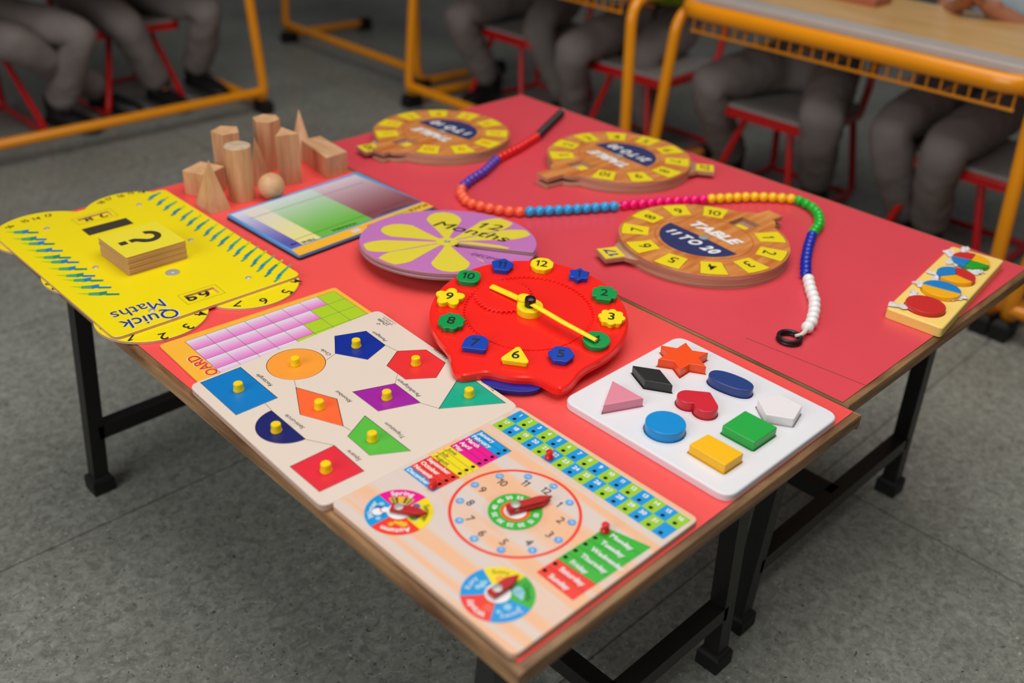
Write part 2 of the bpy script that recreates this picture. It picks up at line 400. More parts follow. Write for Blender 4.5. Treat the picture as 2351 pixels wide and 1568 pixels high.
# lightning dashes
LIME = mat('dash_lime', (170, 214, 30), 0.3); TEAL = mat('dash_teal', (70, 170, 120), 0.3); BLU = mat('dash_blue', (30, 130, 190), 0.3); SEA = mat('dash_sea_green', (40, 140, 120), 0.3)
def P(x, y): return at2(x, y, ZB)
for i in range(11):
    f = i/10.0; x = 10+166*f; y = 532+140*f+2*sin(i*2.1); L = 1.0+0.25*f
    A, B = (TEAL, BLU) if i % 3 != 1 else (TEAL, SEA)
    m.flat([P(x, y), P(x+26*L, y-1.0), P(x+26*L, y+4.4)], ZB+0.0002, LIME)
    m.flat([P(x+22*L, y-1.0), P(x+46*L, y-3.2), P(x+46*L, y+5.0), P(x+22*L, y+4.6)], ZB+0.0003, A)
    m.flat([P(x+42*L, y-2.6), P(x+56*L, y-5.2), P(x+55*L, y+2.8), P(x+42*L, y+5.0)], ZB+0.0004, B)
    m.flat([P(x+52*L, y+0.4), P(x+79*L, y+0.2), P(x+78*L, y+3.8), P(x+54*L, y+4.6)], ZB+0.0005, BLU if i % 2 else SEA)
for i in range(17):
    f = i/16.0; tx, ty = 362+298*f, 443+167*f; dx, dy = -27-11*f, 16+20*f
    if i % 3 == 1: dx *= 0.9
    A, B = (TEAL, BLU) if i % 3 else (SEA, BLU)
    def S(a, b): return P(tx+4-dx*0.10+dx*1.12*a+b*0.8, ty-dy*0.10+dy*1.12*a+b*0.36)
    m.flat([S(0, -2), S(0, 2.5), S(0.40, 2.6), S(0.40, -3.4)], ZB+0.0002, LIME if i % 2 else TEAL)
    m.flat([S(0.30, -4.0), S(0.30, 3.0), S(0.66, 2.2), S(0.72, -6.0)], ZB+0.0003, A)
    m.flat([S(0.58, -4.0), S(0.58, 3.4), S(0.80, 2.8), S(0.86, -3.0)], ZB+0.0004, B)
    m.flat([S(0.72, 1.0), S(0.72, 6.0), S(1.0, 3.6), S(1.02, -1.4)], ZB+0.0005, SEA if i % 2 else TEAL)
NAVYT = mat('print_navy', (36, 56, 150), 0.4); HALO = mat('print_white_halo', (236, 232, 200), 0.4)
for s, a, b, h in (('Quick', (409, 716), (278, 749), 0.0255), ('Maths', (375, 694), (258, 727), 0.0245)):
    pa, pb = Vector(P(*a)), Vector(P(*b)); c = (pa+pb)/2; d = pb-pa; g = math.atan2(d.y, d.x)
    m.text(s, c.x+0.0006, c.y-0.0006, g, h*1.05, ZB+0.0002, HALO, w=d.length*1.03, bold=0.0 if s == 'Maths' else 0.02)
    m.text(s, c.x, c.y, g, h, ZB+0.0004, NAVYT, w=d.length, bold=0.0 if s == 'Maths' else 0.006)
m.build('board', qm)
for px in [(107, 525), (319, 470), (219, 614), (438, 551), (570, 638), (348, 713)]:
    r = MB(); x, y = P(*px); r.lathe([(0.0046, 0.0), (0.0046, 0.0006), (0.003, 0.0016), (0.001, 0.0018)], (x, y, ZB), STEEL, 20); r.build('rivet', qm)
r = MB(); x, y = P(396, 626); r.lathe([(0.0105, 0.0), (0.0105, 0.001), (0.0098, 0.0014), (0.004, 0.0014), (0.003, 0.0022), (0.0005, 0.0024)], (x, y, ZB), STEEL, 32); r.build('washer', qm)
discs = [((0.050, 0.781), 0.0765, [('1', 303, 776), ('2', 375, 772), ('3', 432, 750), ('4', 462, 720), ('0', 240, 752)]),
         ((0.198, 0.778), 0.0775, [('7', 546, 697), ('6', 606, 691), ('5', 659, 670), ('4', 681, 645)]),
         ((0.050, 0.956), 0.0765, [('8', 114, 651), ('9', 128, 661)]),
         ((0.205, 0.954), 0.062, []),
         ((0.051, 1.135), 0.082, [('16', 22, 521), ('15', 57, 508), ('14', 83, 502), ('13', 110, 495)]),
         ((0.196, 1.134), 0.0785, [('18', 232, 465), ('17', 250, 457), ('16', 277, 450), ('15', 300, 443), ('14', 325, 441)])]
for (cx, cy), rr, tx in discs:
    d = MB(); zt = T+0.0044
    d.prism(circle(cx, cy, rr, 72), T+0.0002, zt, YEL, QE, 0.0006)
    for s, px, py in tx:
        x, y = at2(px, py, zt); a = math.atan2(y-cy, x-cx); d.text(s, x, y, a-PI/2, (0.012 if s in '089' else 0.017) if len(s) == 1 else 0.011, zt+0.0002, BLACK, bold=0.01)
    o = d.build('number_disc', qm)
# ---- stack of tiles on the board
TW = wood('tile_edge_wood', (196, 146, 96), (232, 188, 134), (6, 6, 420), 0.65)
TY = mat('tile_yellow_top', (240, 222, 50), 0.4, var=0.02)
names = ['topmost yellow square tile with black question mark on stack', 'second tile from top of the wooden tile stack', 'third tile from top of the wooden tile stack',
         'middle tile in the stack of seven wooden tiles', 'third tile from bottom of the wooden tile stack', 'second tile from bottom of the wooden tile stack', 'bottom tile of the wooden stack resting on yellow board']
for k in range(7):
    z1 = ZB+0.0305-k*0.00435; z0 = z1-0.0043
    if k == 6: z0 = ZB+0.0003
    jx, jy = (0, 0) if k == 0 else (0.0004*sin(k*2.3), 0.0004*cos(k*3.1))
    q = [(x+jx, y+jy) for x, y in [(0.0745, 0.991), (0.0745, 0.8965), (0.1695, 0.8965), (0.1695, 0.991)]]
    d = MB(); d.prism(rounded(q, 0.003, 3), z0, z1, TY if k == 0 else TW, TW, 0.00012)
    if k == 0:
        CH = mat('print_charcoal', (62, 56, 44), 0.4); zq = z1+0.0003
        def QM(x, y): return (0.1215+y, 0.9445-x)      # mark stands along the table's x axis
        hk = [(0.0205*cos(rad(a))-0.001, 0.0105+0.0205*sin(rad(a))) for a in range(175, -56, -7)]; hk2 = [(0.0098*cos(rad(a))-0.001, 0.0115+0.0095*sin(rad(a))) for a in range(-56, 176, 7)]
        d.flat([QM(x, y) for x, y in hk+[(0.0052, -0.0105), (0.0052, -0.0175), (-0.0060, -0.0175), (-0.0060, -0.0085)]+hk2], zq, CH)
        d.flat([QM(x, y) for x, y in ((-0.0062, -0.0225), (-0.0062, -0.0340), (0.0056, -0.0340), (0.0056, -0.0225))], zq, CH)
    tag(d.build('wooden_tile'), names[k], 'tile', 'stack of square tiles on the maths board')

# ------------------------------------------------------------------ multiplication board
ORG = mat('print_orange', (255, 184, 56), 0.35, var=0.03)
mu = MB(); zt = T+0.003
mc = [at2(*p, zt) for p in [(364, 792), (769, 659)]]
a, b = Vector(mc[0]), Vector(mc[1]); ex = (b-a).normalized(); ey = Vector((ex.y, -ex.x)); Lx = (b-a).length
quad = [a, b, Vector((b.x+ey.x*0.11, 0.5752)), Vector((a.x+ey.x*0.12, 0.5772))]
mu.prism(rounded([tuple(q) for q in quad], 0.006), T+0.0003, zt, ORG, mat('board_edge_orange', (214, 150, 90), 0.6), 0.0005)
g0 = Vector(at2(424.6, 784.8, zt)); g1 = Vector(at2(766.6, 668.7, zt)); gx = (g1-g0)/8.0; gy = Vector(at2(496.5, 847, zt))-g0; gy = gy/3.0
LG = mat('print_lime', (176, 210, 36), 0.35, var=0.02); LNM = mat('print_thin_line', (120, 110, 110), 0.5)
grad = [mat('print_pink_%d' % i, (228+i//2, 222-int(9.4*i), 232-3*i), 0.35, var=0.01) for i in range(12)]
def CL(q): return (q[0], max(q[1], 0.5785))
for r_ in range(4):
    for c_ in range(8):
        o = g0+gx*c_+gy*r_
        if c_ >= 7-r_:
            mu.flat([CL(o), CL(o+gx), CL(o+gx+gy), CL(o+gy)], zt+0.0002, LG)
        else:
            for s in range(12):
                if (o+gy*((s+1)/12)).y < 0.5785 or (o+gx+gy*((s+1)/12)).y < 0.5785: break
                mu.flat([o+gy*(s/12), o+gx+gy*(s/12), o+gx+gy*((s+1)/12), o+gy*((s+1)/12)], zt+0.0002, grad[s])
for k in range(9): mu.line(g0+gx*k, CL(g0+gx*k+gy*4), 0.0005, zt+0.0004, LNM)
for k in range(4): mu.line(g0+gy*k, g0+gy*k+gx*8, 0.0005, zt+0.0004, LNM)
tp = Vector(at2(438, 819, zt)); td = (Vector(at2(481, 851, zt))-tp); ang = math.atan2(-td.y, -td.x)
RDP = mat('print_red', (226, 44, 52), 0.4); cc = tp+td.normalized()*0.0345
mu.text('BOARD', cc.x, cc.y, ang, 0.0165, zt+0.0003, HALO, w=0.071, bold=0.02)
mu.text('BOARD', cc.x, cc.y, ang, 0.0150, zt+0.0005, RDP, w=0.069, bold=0.008)
tag(mu.build('multiplication_board'), 'thin orange board with pink and green grid partly under the shapes puzzle', 'educational board')

# ------------------------------------------------------------------ shape knob puzzle
ZS = T+0.009
CREAM = mat('cream_board_print', (230, 212, 197), 0.38, var=0.02, vscale=8)
KY = mat('yellow_knob_plastic', (250, 214, 8), 0.3, var=0.02)
sp = thing('shape_puzzle_board', 'cream puzzle board with named coloured shapes and yellow knobs', 'puzzle', (0.137, 0.425, T))
def s1(x, y): return (350+x*.38281, 650+y*.38281)
def sw(pts, z=ZS): return [at2(*s1(*q), z) for q in pts]
semi = lambda: None
sA, sB = Vector(sw([(713, 765)])[0]), Vector(sw([(915, 935)])[0])
sC = (sA+sB)/2; sr = (sB-sA).length/2; sa = math.atan2(sA.y-sC.y, sA.x-sC.x)
semi = [(sC.x+sr*cos(sa+PI*i/28), sC.y+sr*sin(sa+PI*i/28)) for i in range(29)]
shapes = [
 ('rectangle', 'blue rectangle puzzle piece with yellow knob at left of cream board', (0, 122, 196), sw([(527, 505), (748, 688), (503, 790), (290, 597)]), (518, 643)),
 ('circle', 'orange circle puzzle piece with yellow knob', (255, 158, 52), circle(0.124, 0.535, 0.0372, 64), (858, 490)),
 ('pentagon', 'royal blue pentagon puzzle piece with yellow knob', (0, 40, 150), sw([(1095, 318), (1280, 288), (1395, 372), (1290, 458), (1098, 422)]), (1223, 380)),
 ('hexagon', 'red hexagon puzzle piece with yellow knob beside the toy clock', (236, 44, 46), sw([(1470, 408), (1640, 400), (1755, 478), (1700, 567), (1520, 577), (1407, 495)]), (1580, 487)),
 ('triangle', 'teal triangle puzzle piece with knob partly under the red clock', (0, 172, 136), sw([(1861, 532), (2115, 718), (1720, 752)]), (1899, 678)),
 ('parallelogram', 'purple parallelogram puzzle piece with yellow knob', (160, 26, 158), sw([(1453, 603), (1605, 717), (1355, 767), (1203, 652)]), (1406, 692)),
 ('rhombus', 'orange red rhombus puzzle piece with yellow knob', (255, 104, 48), sw([(862, 627), (1105, 695), (1143, 857), (887, 787)]), (1002, 750)),
 ('semicircle', 'navy blue half circle puzzle piece with yellow knob', (24, 30, 104), semi, (744, 888)),
 ('trapezium', 'green trapezium puzzle piece with yellow knob', (88, 188, 62), sw([(1275, 797), (1545, 1005), (1305, 1032), (1173, 918)]), (1319, 942)),
 ('square', 'red square puzzle piece with yellow knob at front corner of cream board', (232, 40, 58), sw([(1090, 975), (1267, 1127), (1003, 1250), (827, 1100)]), (1042, 1127))]
bc = sw([(0, 0)]) and [at2(*p, ZS) for p in [(432, 884), (868, 710), (1194, 933), (740, 1165)]]
m = MB(); m.prism(rounded(bc, 0.013), T+0.0004, ZS, CREAM, PLYP, 0.0015, holes=[inset(p, -0.0007) for _, _, _, p, _ in shapes], hfloor=T+0.004, mhole=DARKGAP, mfloor=DARKGAP)
for a, b in [((1037, 465), (1097, 425)), ((850, 582), (862, 627)), ((1397, 372), (1470, 408)), ((1470, 548), (1455, 603)), ((1600, 717), (1720, 752)), ((1143, 857), (1190, 885)), ((675, 720), (713, 762)), ((915, 937), (1088, 973))]:
    m.line(sw([a])[0], sw([b])[0], 0.0005, ZS+0.0002, LNM)
for s, a, b in [('Circle', (1065, 432), (1012, 398)), ('Pentagon', (1400, 348), (1320, 293)), ('Hexagon', (1768, 455), (1688, 397)), ('Rectangle', (712, 617), (625, 548)), ('Rhombus', (1188, 713), (1100, 648)),
                ('Parallelogram', (1602, 680), (1470, 578)), ('Triangle', (2055, 645), (1972, 587)), ('Semi-circle', (905, 873), (797, 790)), ('Trapezium', (1505, 928), (1395, 838)), ('Square', (1243, 1065), (1170, 1005))]:
    pa, pb = Vector(sw([a])[0]), Vector(sw([b])[0]); c = (pa+pb)/2; d = pb-pa
    m.text(s, c.x, c.y, math.atan2(d.y, d.x), 0.0052, ZS+0.0002, BLACK, w=d.length, shear=0.25)
g = mat('print_grey', (130, 118, 104), 0.5); gk = mat('print_dark_green', (46, 52, 34), 0.5)
def small(s, a, b, h, mt, **k):
    pa, pb = Vector(at2(*a, ZS)), Vector(at2(*b, ZS)); c = (pa+pb)/2; d = pb-pa; m.text(s, c.x, c.y, math.atan2(d.y, d.x), h, ZS+0.0002, mt, w=d.length, **k)
small('J.Dutta', (891, 747), (867, 733), 0.0058, gk, bold=0.012)
small('& Company', (901, 746), (877, 731), 0.0034, g)
small('www.jdutta.com', (908, 744), (880, 727), 0.0026, g)
x, y = at2(871, 744, ZS); m.flat(star(x, y, 0.0024, 0.001, 3, 0.3), ZS+0.0002, gk); x, y = at2(866, 743, ZS); m.flat(star(x, y, 0.0019, 0.0008, 3, 1.0), ZS+0.0002, gk)
m.build('board', sp)
for nm, lab, col, poly, kp in shapes:
    c = (sum(p[0] for p in poly)/len(poly), sum(p[1] for p in poly)/len(poly))
    t = thing(nm+'_piece', lab, 'puzzle piece', (c[0], c[1], T+0.004), 'shape pieces of the knob puzzle')
    d = MB(); mm = mat('piece_'+nm, col, 0.36, var=0.05, vscale=30); d.prism(poly, T+0.0041, ZS+0.0002, mm, PLYP, 0.0004); d.build('plate', t)
    k = MB(); kx, ky = at2(*s1(*kp), ZS)
    k.lathe([(0.0066, 0.0), (0.0069, 0.0012), (0.0066, 0.0024), (0.0059, 0.0040), (0.0059, 0.0088), (0.0059, 0.0100), (0.0053, 0.0108), (0.001, 0.0110)], (kx, ky, ZS+0.0002), KY, 24); k.build('knob', t)

# ------------------------------------------------------------------ calendar board
ZC = T+0.0082
PINE = wood('printed_pine', (244, 190, 150), (226, 208, 198), (34, 1.3, 1), 0.33, (0.45, 0.56), fine=0.05)
PINEE = wood('calendar_edge', (208, 164, 130), (232, 196, 166), (6, 6, 500), 0.7)
CBL = mat('print_sky_blue', (0, 152, 222), 0.33, var=0.01); CGR = mat('print_leaf_green', (156, 204, 40), 0.33, var=0.01)
CMG = mat('print_magenta', (238, 0, 142), 0.33, var=0.01); CYL = mat('print_yellow', (244, 220, 20), 0.33, var=0.01); CRD = mat('print_vermilion', (244, 56, 38), 0.33, var=0.01)
CG2 = mat('print_green', (52, 180, 48), 0.33, var=0.01); HOLE = mat('drilled_wood', (78, 50, 40), 0.8); DB = mat('print_divider', (20, 20, 60), 0.5)
ca = thing('calendar_board', 'wooden calendar board with date grid, clock face and two dials on table corner', 'educational board', (0.136, 0.14, T))
m = MB(); m2 = MB()
def G(quad, u, v):
    a, b, c, d = [Vector(at2(*q, ZC)) for q in quad]; return (a*(1-u)+b*u)*(1-v)+(d*(1-u)+c*u)*v
holes = []; HR = 0.0026
GQ = [(1194.3, 942.8), (1586.8, 1194.4), (1522.4, 1238.2), (1129.7, 975.6)]
for r_ in range(2):
    for c_ in range(16): holes.append(G(GQ, (c_+0.5)/16, (r_+0.74)/2))
MQ = [(1104.1, 987.6), (1174.3, 1036.1), (993.5, 1129.7), (926.1, 1078.2)]
for k in range(12): holes.append(G(MQ, 0.885, (k+0.5)/12))
DQ = [(1391, 1211), (1495.4, 1256), (1314.9, 1379), (1231.3, 1313.4)]
for k in range(7): holes.append(G(DQ, 0.075, (k+0.45)/7))
hp = [circle(h.x, h.y, HR, 14) for h in holes]
m.prism(rounded([(-0.003, 0.2815), (0.2755, 0.2805), (0.2735, 0.003), (-0.003, 0.003)], 0.009), T+0.0004, ZC, PINE, PINEE, 0.0012, holes=hp, hfloor=T+0.004, mhole=HOLE, mfloor=HOLE)
hi = 0; z = ZC+0.0002
DT = -PI/2
for r_ in range(2):
    for c_ in range(16):
        q = [G(GQ, c_/16, r_/2), G(GQ, (c_+1)/16, r_/2), G(GQ, (c_+1)/16, (r_+1)/2), G(GQ, c_/16, (r_+1)/2)]
        m.flat([tuple(p) for p in q], z, CBL if (r_+c_) % 2 == 0 else CGR, holes=[hp[hi]]); hi += 1
        n = c_+1+16*r_
        if n <= 31:
            p = G(GQ, (c_+0.5)/16, (r_+0.29)/2); m.text(str(n), p.x, p.y, DT, 0.0058, z+0.0002, WHITE, bold=0.03)
for k, nm in enumerate(['January', 'February', 'March', 'April', 'May', 'June', 'July', 'August', 'September', 'October', 'November', 'December']):
    col = [CBL, CBL, CMG, CMG, CMG, CYL, CYL, CYL, CRD, CRD, CRD, CBL][k]
    m.flat([tuple(G(MQ, u, v)) for u, v in ((0, k/12), (1, k/12), (1, (k+1)/12), (0, (k+1)/12))], z, col, holes=[hp[hi]]); hi += 1
    m.line(G(MQ, 0, k/12), G(MQ, 1, k/12), 0.0004, z+0.0002, DB)
    p = G(MQ, 0.06, (k+0.5)/12); m.text(nm, p.x, p.y, DT, 0.0056, z+0.0003, DB if col is CYL else WHITE, align='L', bold=0.0 if col is CYL else 0.025)
for k, nm in enumerate(['Monday', 'Tuesday', 'Wednesday', 'Thursday', 'Friday', 'Saturday', 'Sunday']):
    col = CG2 if k < 5 else CRD
    m.flat([tuple(G(DQ, u, v)) for u, v in ((0, k/7), (1, k/7), (1, (k+1)/7), (0, (k+1)/7))], z, col, holes=[hp[hi]]); hi += 1
    if k: m.line(G(DQ, 0, k/7), G(DQ, 1, k/7), 0.0006, z+0.0002, mat('print_shade_%s' % ('g' if k < 5 else 'r'), (34, 130, 34) if k < 5 else (180, 30, 24), 0.4))
    p = G(DQ, 0.24, (k+0.52)/7); m.text(nm, p.x, p.y, DT, 0.0060, z+0.0003, WHITE, align='L', bold=0.03)
CX, CY = 0.1345, 0.1415
m.ring(CX, CY, 0.0678, 0.0712, z, CRD)
RAY = mat('print_pale_red', (246, 176, 156), 0.4)
for k in range(60):
    a = 2*PI*k/60; m.line((CX+0.0285*cos(a), CY+0.0285*sin(a)), (CX+0.036*cos(a), CY+0.036*sin(a)), 0.0004, z, RAY)
m.disc(CX, CY, 0.0292, z+0.0002, CG2, 64); m.disc(CX, CY, 0.0162, z+0.0004, mat('print_orange_red', (240, 92, 34), 0.4), 48); m.disc(CX, CY, 0.0122, z+0.0006, WHITE, 48)
for k in range(1, 13):
    a = -k*PI/6+rad(2)
    m.text(str(k), CX+0.0492*cos(a), CY+0.0492*sin(a), DT, 0.0098, z+0.0002, BLACK)
    m.disc(CX+0.0610*cos(a), CY+0.0610*sin(a), 0.0046, z+0.0002, mat('print_light_blue', (60, 160, 232), 0.35), 24)
    m.text(str(k+12), CX+0.0610*cos(a), CY+0.0610*sin(a), DT, 0.0042, z+0.0004, WHITE)
    if k < 12: m.text(str(5*k), CX+0.0226*cos(a), CY+0.0226*sin(a), a-PI/2, 0.0052, z+0.0004, WHITE, bold=0.03)
# season dial
X, Y, R = 0.0425, 0.2225, 0.0362
for a0, col in ((88, CMG), (-2, CYL), (-92, CRD), (178, CBL)): m.sector(X, Y, 0.0, R, rad(a0-90), rad(a0), z, col)
m.arctext('Spring', X, Y, 0.0300, rad(43), 0.0062, z+0.0003, WHITE, bold=0.03); m.arctext('Summer', X, Y, 0.0300, rad(-47), 0.0058, z+0.0003, BLACK)
m.arctext('Autumn', X, Y, 0.0300, rad(-137), 0.0062, z+0.0003, WHITE, bold=0.03); m.arctext('Winter', X, Y, 0.0300, rad(133), 0.0058, z+0.0003, WHITE, bold=0.02)
BRN = mat('print_brown', (104, 62, 40), 0.5); GLD = mat('print_gold', (240, 184, 30), 0.4); GRN = mat('print_grass', (86, 150, 60), 0.4); PB = mat('print_pale_blue', (150, 206, 226), 0.4)
def blob(cx, cy, a, d, r, mt, zz): m.disc(cx+d*cos(rad(a)), cy+d*sin(rad(a)), r, zz, mt, 18)
m.sector(X, Y, 0.012, 0.0245, rad(8), rad(78), z+0.0002, GLD)
for a, mt in ((70, GRN), (58, BRN), (30, BRN), (16, GRN)): m.sector(X, Y, 0.012, 0.0235, rad(a-4), rad(a+4), z+0.0004, mt)
m.sector(X, Y, 0.012, 0.0235, rad(-82), rad(-8), z+0.0002, PB); blob(X, Y, -16, 0.020, 0.0040, mat('print_violet_blue', (88, 96, 190), 0.4), z+0.0004); blob(X, Y, -72, 0.0185, 0.0046, GRN, z+0.0004); blob(X, Y, -60, 0.021, 0.0032, BRN, z+0.0004)
for a, d, r_ in ((-115, 0.021, 0.0042), (-125, 0.0185, 0.0036), (-152, 0.021, 0.0030), (-140, 0.017, 0.0026)): m.flat(star(X+d*cos(rad(a)), Y+d*sin(rad(a)), r_*1.25, r_*0.75, 6, a), z+0.0002+d*0.005, GLD)
blob(X, Y, 135, 0.0212, 0.0076, mat('print_blue_deep', (40, 60, 170), 0.4), z+0.0002); blob(X, Y, 139, 0.0222, 0.0058, WHITE, z+0.0004); blob(X, Y, 128, 0.0148, 0.0042, WHITE, z+0.0005); m.line((X-0.012, Y+0.0165), (X-0.0145, Y+0.0110), 0.0012, z+0.0007, RDP)
blob(X, Y, 105, 0.0225, 0.0030, PB, z+0.0002); blob(X, Y, 165, 0.0235, 0.0028, PB, z+0.0002); blob(X, Y, 112, 0.026, 0.0015, CGR, z+0.0002)
m.disc(X, Y, 0.0128, z+0.0008, WHITE, 40)
# weather dial
X2, Y2 = 0.0385, 0.0675
for a1, col in ((70, CYL), (-2, CG2), (-74, CBL), (-146, CRD), (142, CBL)): m.sector(X2, Y2, 0.0, R, rad(a1-72), rad(a1), z, col)
m.arctext('Sunny', X2, Y2, 0.0298, rad(40), 0.0054, z+0.0003, mat('print_olive', (150, 120, 20), 0.4)); m.arctext('Cloudy', X2, Y2, 0.0298, rad(-38), 0.0056, z+0.0003, mat('print_forest', (24, 110, 24), 0.4), bold=0.01)
m.arctext('Snowy', X2, Y2, 0.0298, rad(-108), 0.0056, z+0.0003, WHITE); m.arctext('Windy', X2, Y2, 0.0298, rad(178), 0.0058, z+0.0003, WHITE, bold=0.03); m.arctext('Rainy', X2, Y2, 0.0298, rad(108), 0.0056, z+0.0003, WHITE)
blob(X2, Y2, 40, 0.020, 0.0046, mat('print_sun', (250, 170, 60), 0.4), z+0.0002)
for a, d, r_ in ((-30, 0.0195, 0.0054), (-40, 0.0205, 0.005), (-55, 0.023, 0.0026)): blob(X2, Y2, a, d, r_, PB, z+0.0002+0.0001*d)
m.flat(star(X2+0.019*cos(rad(-105)), Y2+0.019*sin(rad(-105)), 0.0054, 0.003, 6), z+0.0002, PB); blob(X2, Y2, -132, 0.023, 0.0024, PB, z+0.0002); blob(X2, Y2, -86, 0.026, 0.0018, PB, z+0.0002)
SAL = mat('print_salmon', (246, 136, 96), 0.4)
for dd in (0.0165, 0.0195, 0.0225): m.sector(X2, Y2, dd, dd+0.0012, rad(-172), rad(-150), z+0.0002, SAL)
for a, d, r_ in ((100, 0.0185, 0.0034), (112, 0.021, 0.003), (84, 0.0195, 0.0022), (92, 0.022, 0.0016)): blob(X2, Y2, a, d, r_, PB, z+0.0002+0.0002*d)
m.disc(X2, Y2, 0.0128, z+0.0008, WHITE, 40)
m.build('board', ca)
REDW = mat('red_stained_pointer', (190, 8, 20), 0.42, var=0.12, vscale=70)
def pointer(p, q, w, z0, z1, name):
    p, q = Vector(p), Vector(q); d = (q-p); L = d.length; d.normalize(); n = Vector((-d.y, d.x)); k = MB()
    k.prism([p-d*0.0085-n*w, p+d*(L-0.012)-n*w, p+d*L, p+d*(L-0.012)+n*w, p-d*0.0085+n*w], z0, z1, REDW, REDW, 0.0008); o = k.build(name, ca)
    s = MB(); s.lathe([(0.0052, 0.0), (0.0052, 0.0006), (0.0046, 0.0011), (0.0020, 0.0012), (0.0018, 0.0018), (0.0004, 0.0020)], (p.x, p.y, z1), STEEL, 24); s.build('pivot_rivet', o)
pointer((0.0425, 0.2225), (0.0595, 0.1965), 0.0056, ZC+0.0030, ZC+0.0068, 'season_pointer')
pointer((0.0385, 0.0685), (0.0672, 0.0685), 0.0056, ZC+0.0030, ZC+0.0068, 'weather_pointer')
pointer((CX, CY), (CX+0.0385, CY-0.0150), 0.0058, ZC+0.0022, ZC+0.0055, 'hour_hand')
pointer((CX, CY), (CX+0.0405, CY-0.0148), 0.0048, ZC+0.0060, ZC+0.0095, 'minute_hand')
PEG = mat('red_peg_plastic', (226, 24, 30), 0.3, var=0.03)
for h, lab in ((holes[16+5], 'red peg standing in hole 22 of the calendar date grid'), (holes[32+11], 'red peg standing in the December hole of the calendar'), (holes[44], 'red peg standing in the Monday hole of the calendar')):
    k = MB(); k.lathe([(0.0023, -0.004), (0.0023, 0.0004), (0.0050, 0.0006), (0.0054, 0.0018), (0.0048, 0.0034), (0.0036, 0.0048), (0.0036, 0.0070), (0.0043, 0.0082), (0.0043, 0.0096), (0.0036, 0.0104), (0.0006, 0.0106)], (h.x, h.y, ZC+0.0004), PEG, 24)
    tag(k.build('peg'), lab, 'peg', 'red pegs in the calendar board')

# ------------------------------------------------------------------ white shape tray
ZT = T+0.010; ZK = T+0.0222
TRAY = mat('white_painted_tray', (232, 230, 234), 0.36, var=0.01)
def w(x, y): return (1280+x*.29787, 750+y*.29787)
def ww(pts): return [at2(*w(*q), ZK) for q in pts]
hc = ww([(1035, 605)])[0]
def heart(cx, cy, ang, a=0.0128, r=0.0148, d=0.0285):
    "two round lobes with straight flanks meeting in a blunt tip"
    L = math.hypot(a, d)
    t0 = math.atan2(-d, -a)+math.acos(r/L)          # tangent point on the right lobe
    t1 = PI-math.acos(a/r); rp = [(a+r*cos(t0+(t1-t0)*i/22), r*sin(t0+(t1-t0)*i/22)) for i in range(23)]
    lp = [(-x, y) for x, y in reversed(rp[:-1])]
    p = [(0.0012, -d+0.0012), *rp, *lp, (-0.0012, -d+0.0012)]
    return [(cx+x*cos(ang)-y*sin(ang), cy+x*sin(ang)+y*cos(ang)) for x, y in p]
def oval(cx, cy, a, b, ang, n=48, e=2.4):
    out = []
    for i in range(n):
        t = 2*PI*i/n; x = a*abs(cos(t))**(2/e)*(1 if cos(t) >= 0 else -1); y = b*abs(sin(t))**(2/e)*(1 if sin(t) >= 0 else -1)
        out.append((cx+x*cos(ang)-y*sin(ang), cy+x*sin(ang)+y*cos(ang)))
    return out
blocks = [
 ('star_block', 'orange six-pointed star block standing in white tray', (252, 82, 24), star(0.5092, 0.2052, 0.0362, 0.0205, 6, rad(32)), 0.0),
 ('rhombus_block', 'black diamond block in white tray', (40, 38, 38), ww([(580, 298), (790, 330), (888, 450), (675, 415)]), 0.0),
 ('oval_block', 'navy blue oval block in white tray', (38, 62, 130), oval(0.5082, 0.1285, 0.0300, 0.0155, rad(-81)), 0.0),
 ('triangle_block', 'pink triangle block in white tray', (232, 140, 160), ww([(425, 415), (662, 550), (355, 605)]), 0.0),
 ('heart_block', 'dark red heart block at the middle of white tray', (214, 34, 52), heart(0.4365, 0.1285, rad(92)), 0.0),
 ('pentagon_block', 'white pentagon block in white tray', (238, 232, 234), ngon(0.5045, 0.0535, 0.0285, 5, rad(33)), 0.002),
 ('circle_block', 'bright blue round block in white tray', (0, 142, 214), circle(0.3700, 0.1260, 0.0243, 56), 0.0),
 ('square_block', 'green square block in white tray', (34, 172, 66), ww([(1447, 645), (1697, 775), (1520, 895), (1270, 760)]), 0.002),
 ('rectangle_block', 'golden yellow rectangle block in white tray', (255, 190, 8), ww([(1160, 825), (1437, 975), (1295, 1070), (1015, 905)]), 0.002)]
m = MB(); tq = [(0.325, 0.2525), (0.566, 0.254), (0.5625, 0.0005), (0.323, 0.0005)]
# holes lie under the blocks and are slightly larger
m.prism(rounded(tq, 0.019, 7), T+0.0004, ZT, TRAY, TRAY, 0.002, holes=[inset(rounded(p, r, 3) if r else p, -0.0015) for _, _, _, p, r in blocks], hfloor=T+0.003, mhole=TRAY, mfloor=TRAY)
tag(m.build('shape_tray'), 'white rounded tray holding nine coloured shape blocks', 'toy tray')
for nm, lab, col, p, r in blocks:
    k = MB(); mm = mat('paint_'+nm, col, 0.33, var=0.03, bump=0.03, bscale=700); k.prism(rounded(p, r, 3) if r else p, T+0.0031, ZK, mm, mm, 0.0009)
    tag(k.build(nm), lab, 'toy block', 'painted blocks in the white tray')

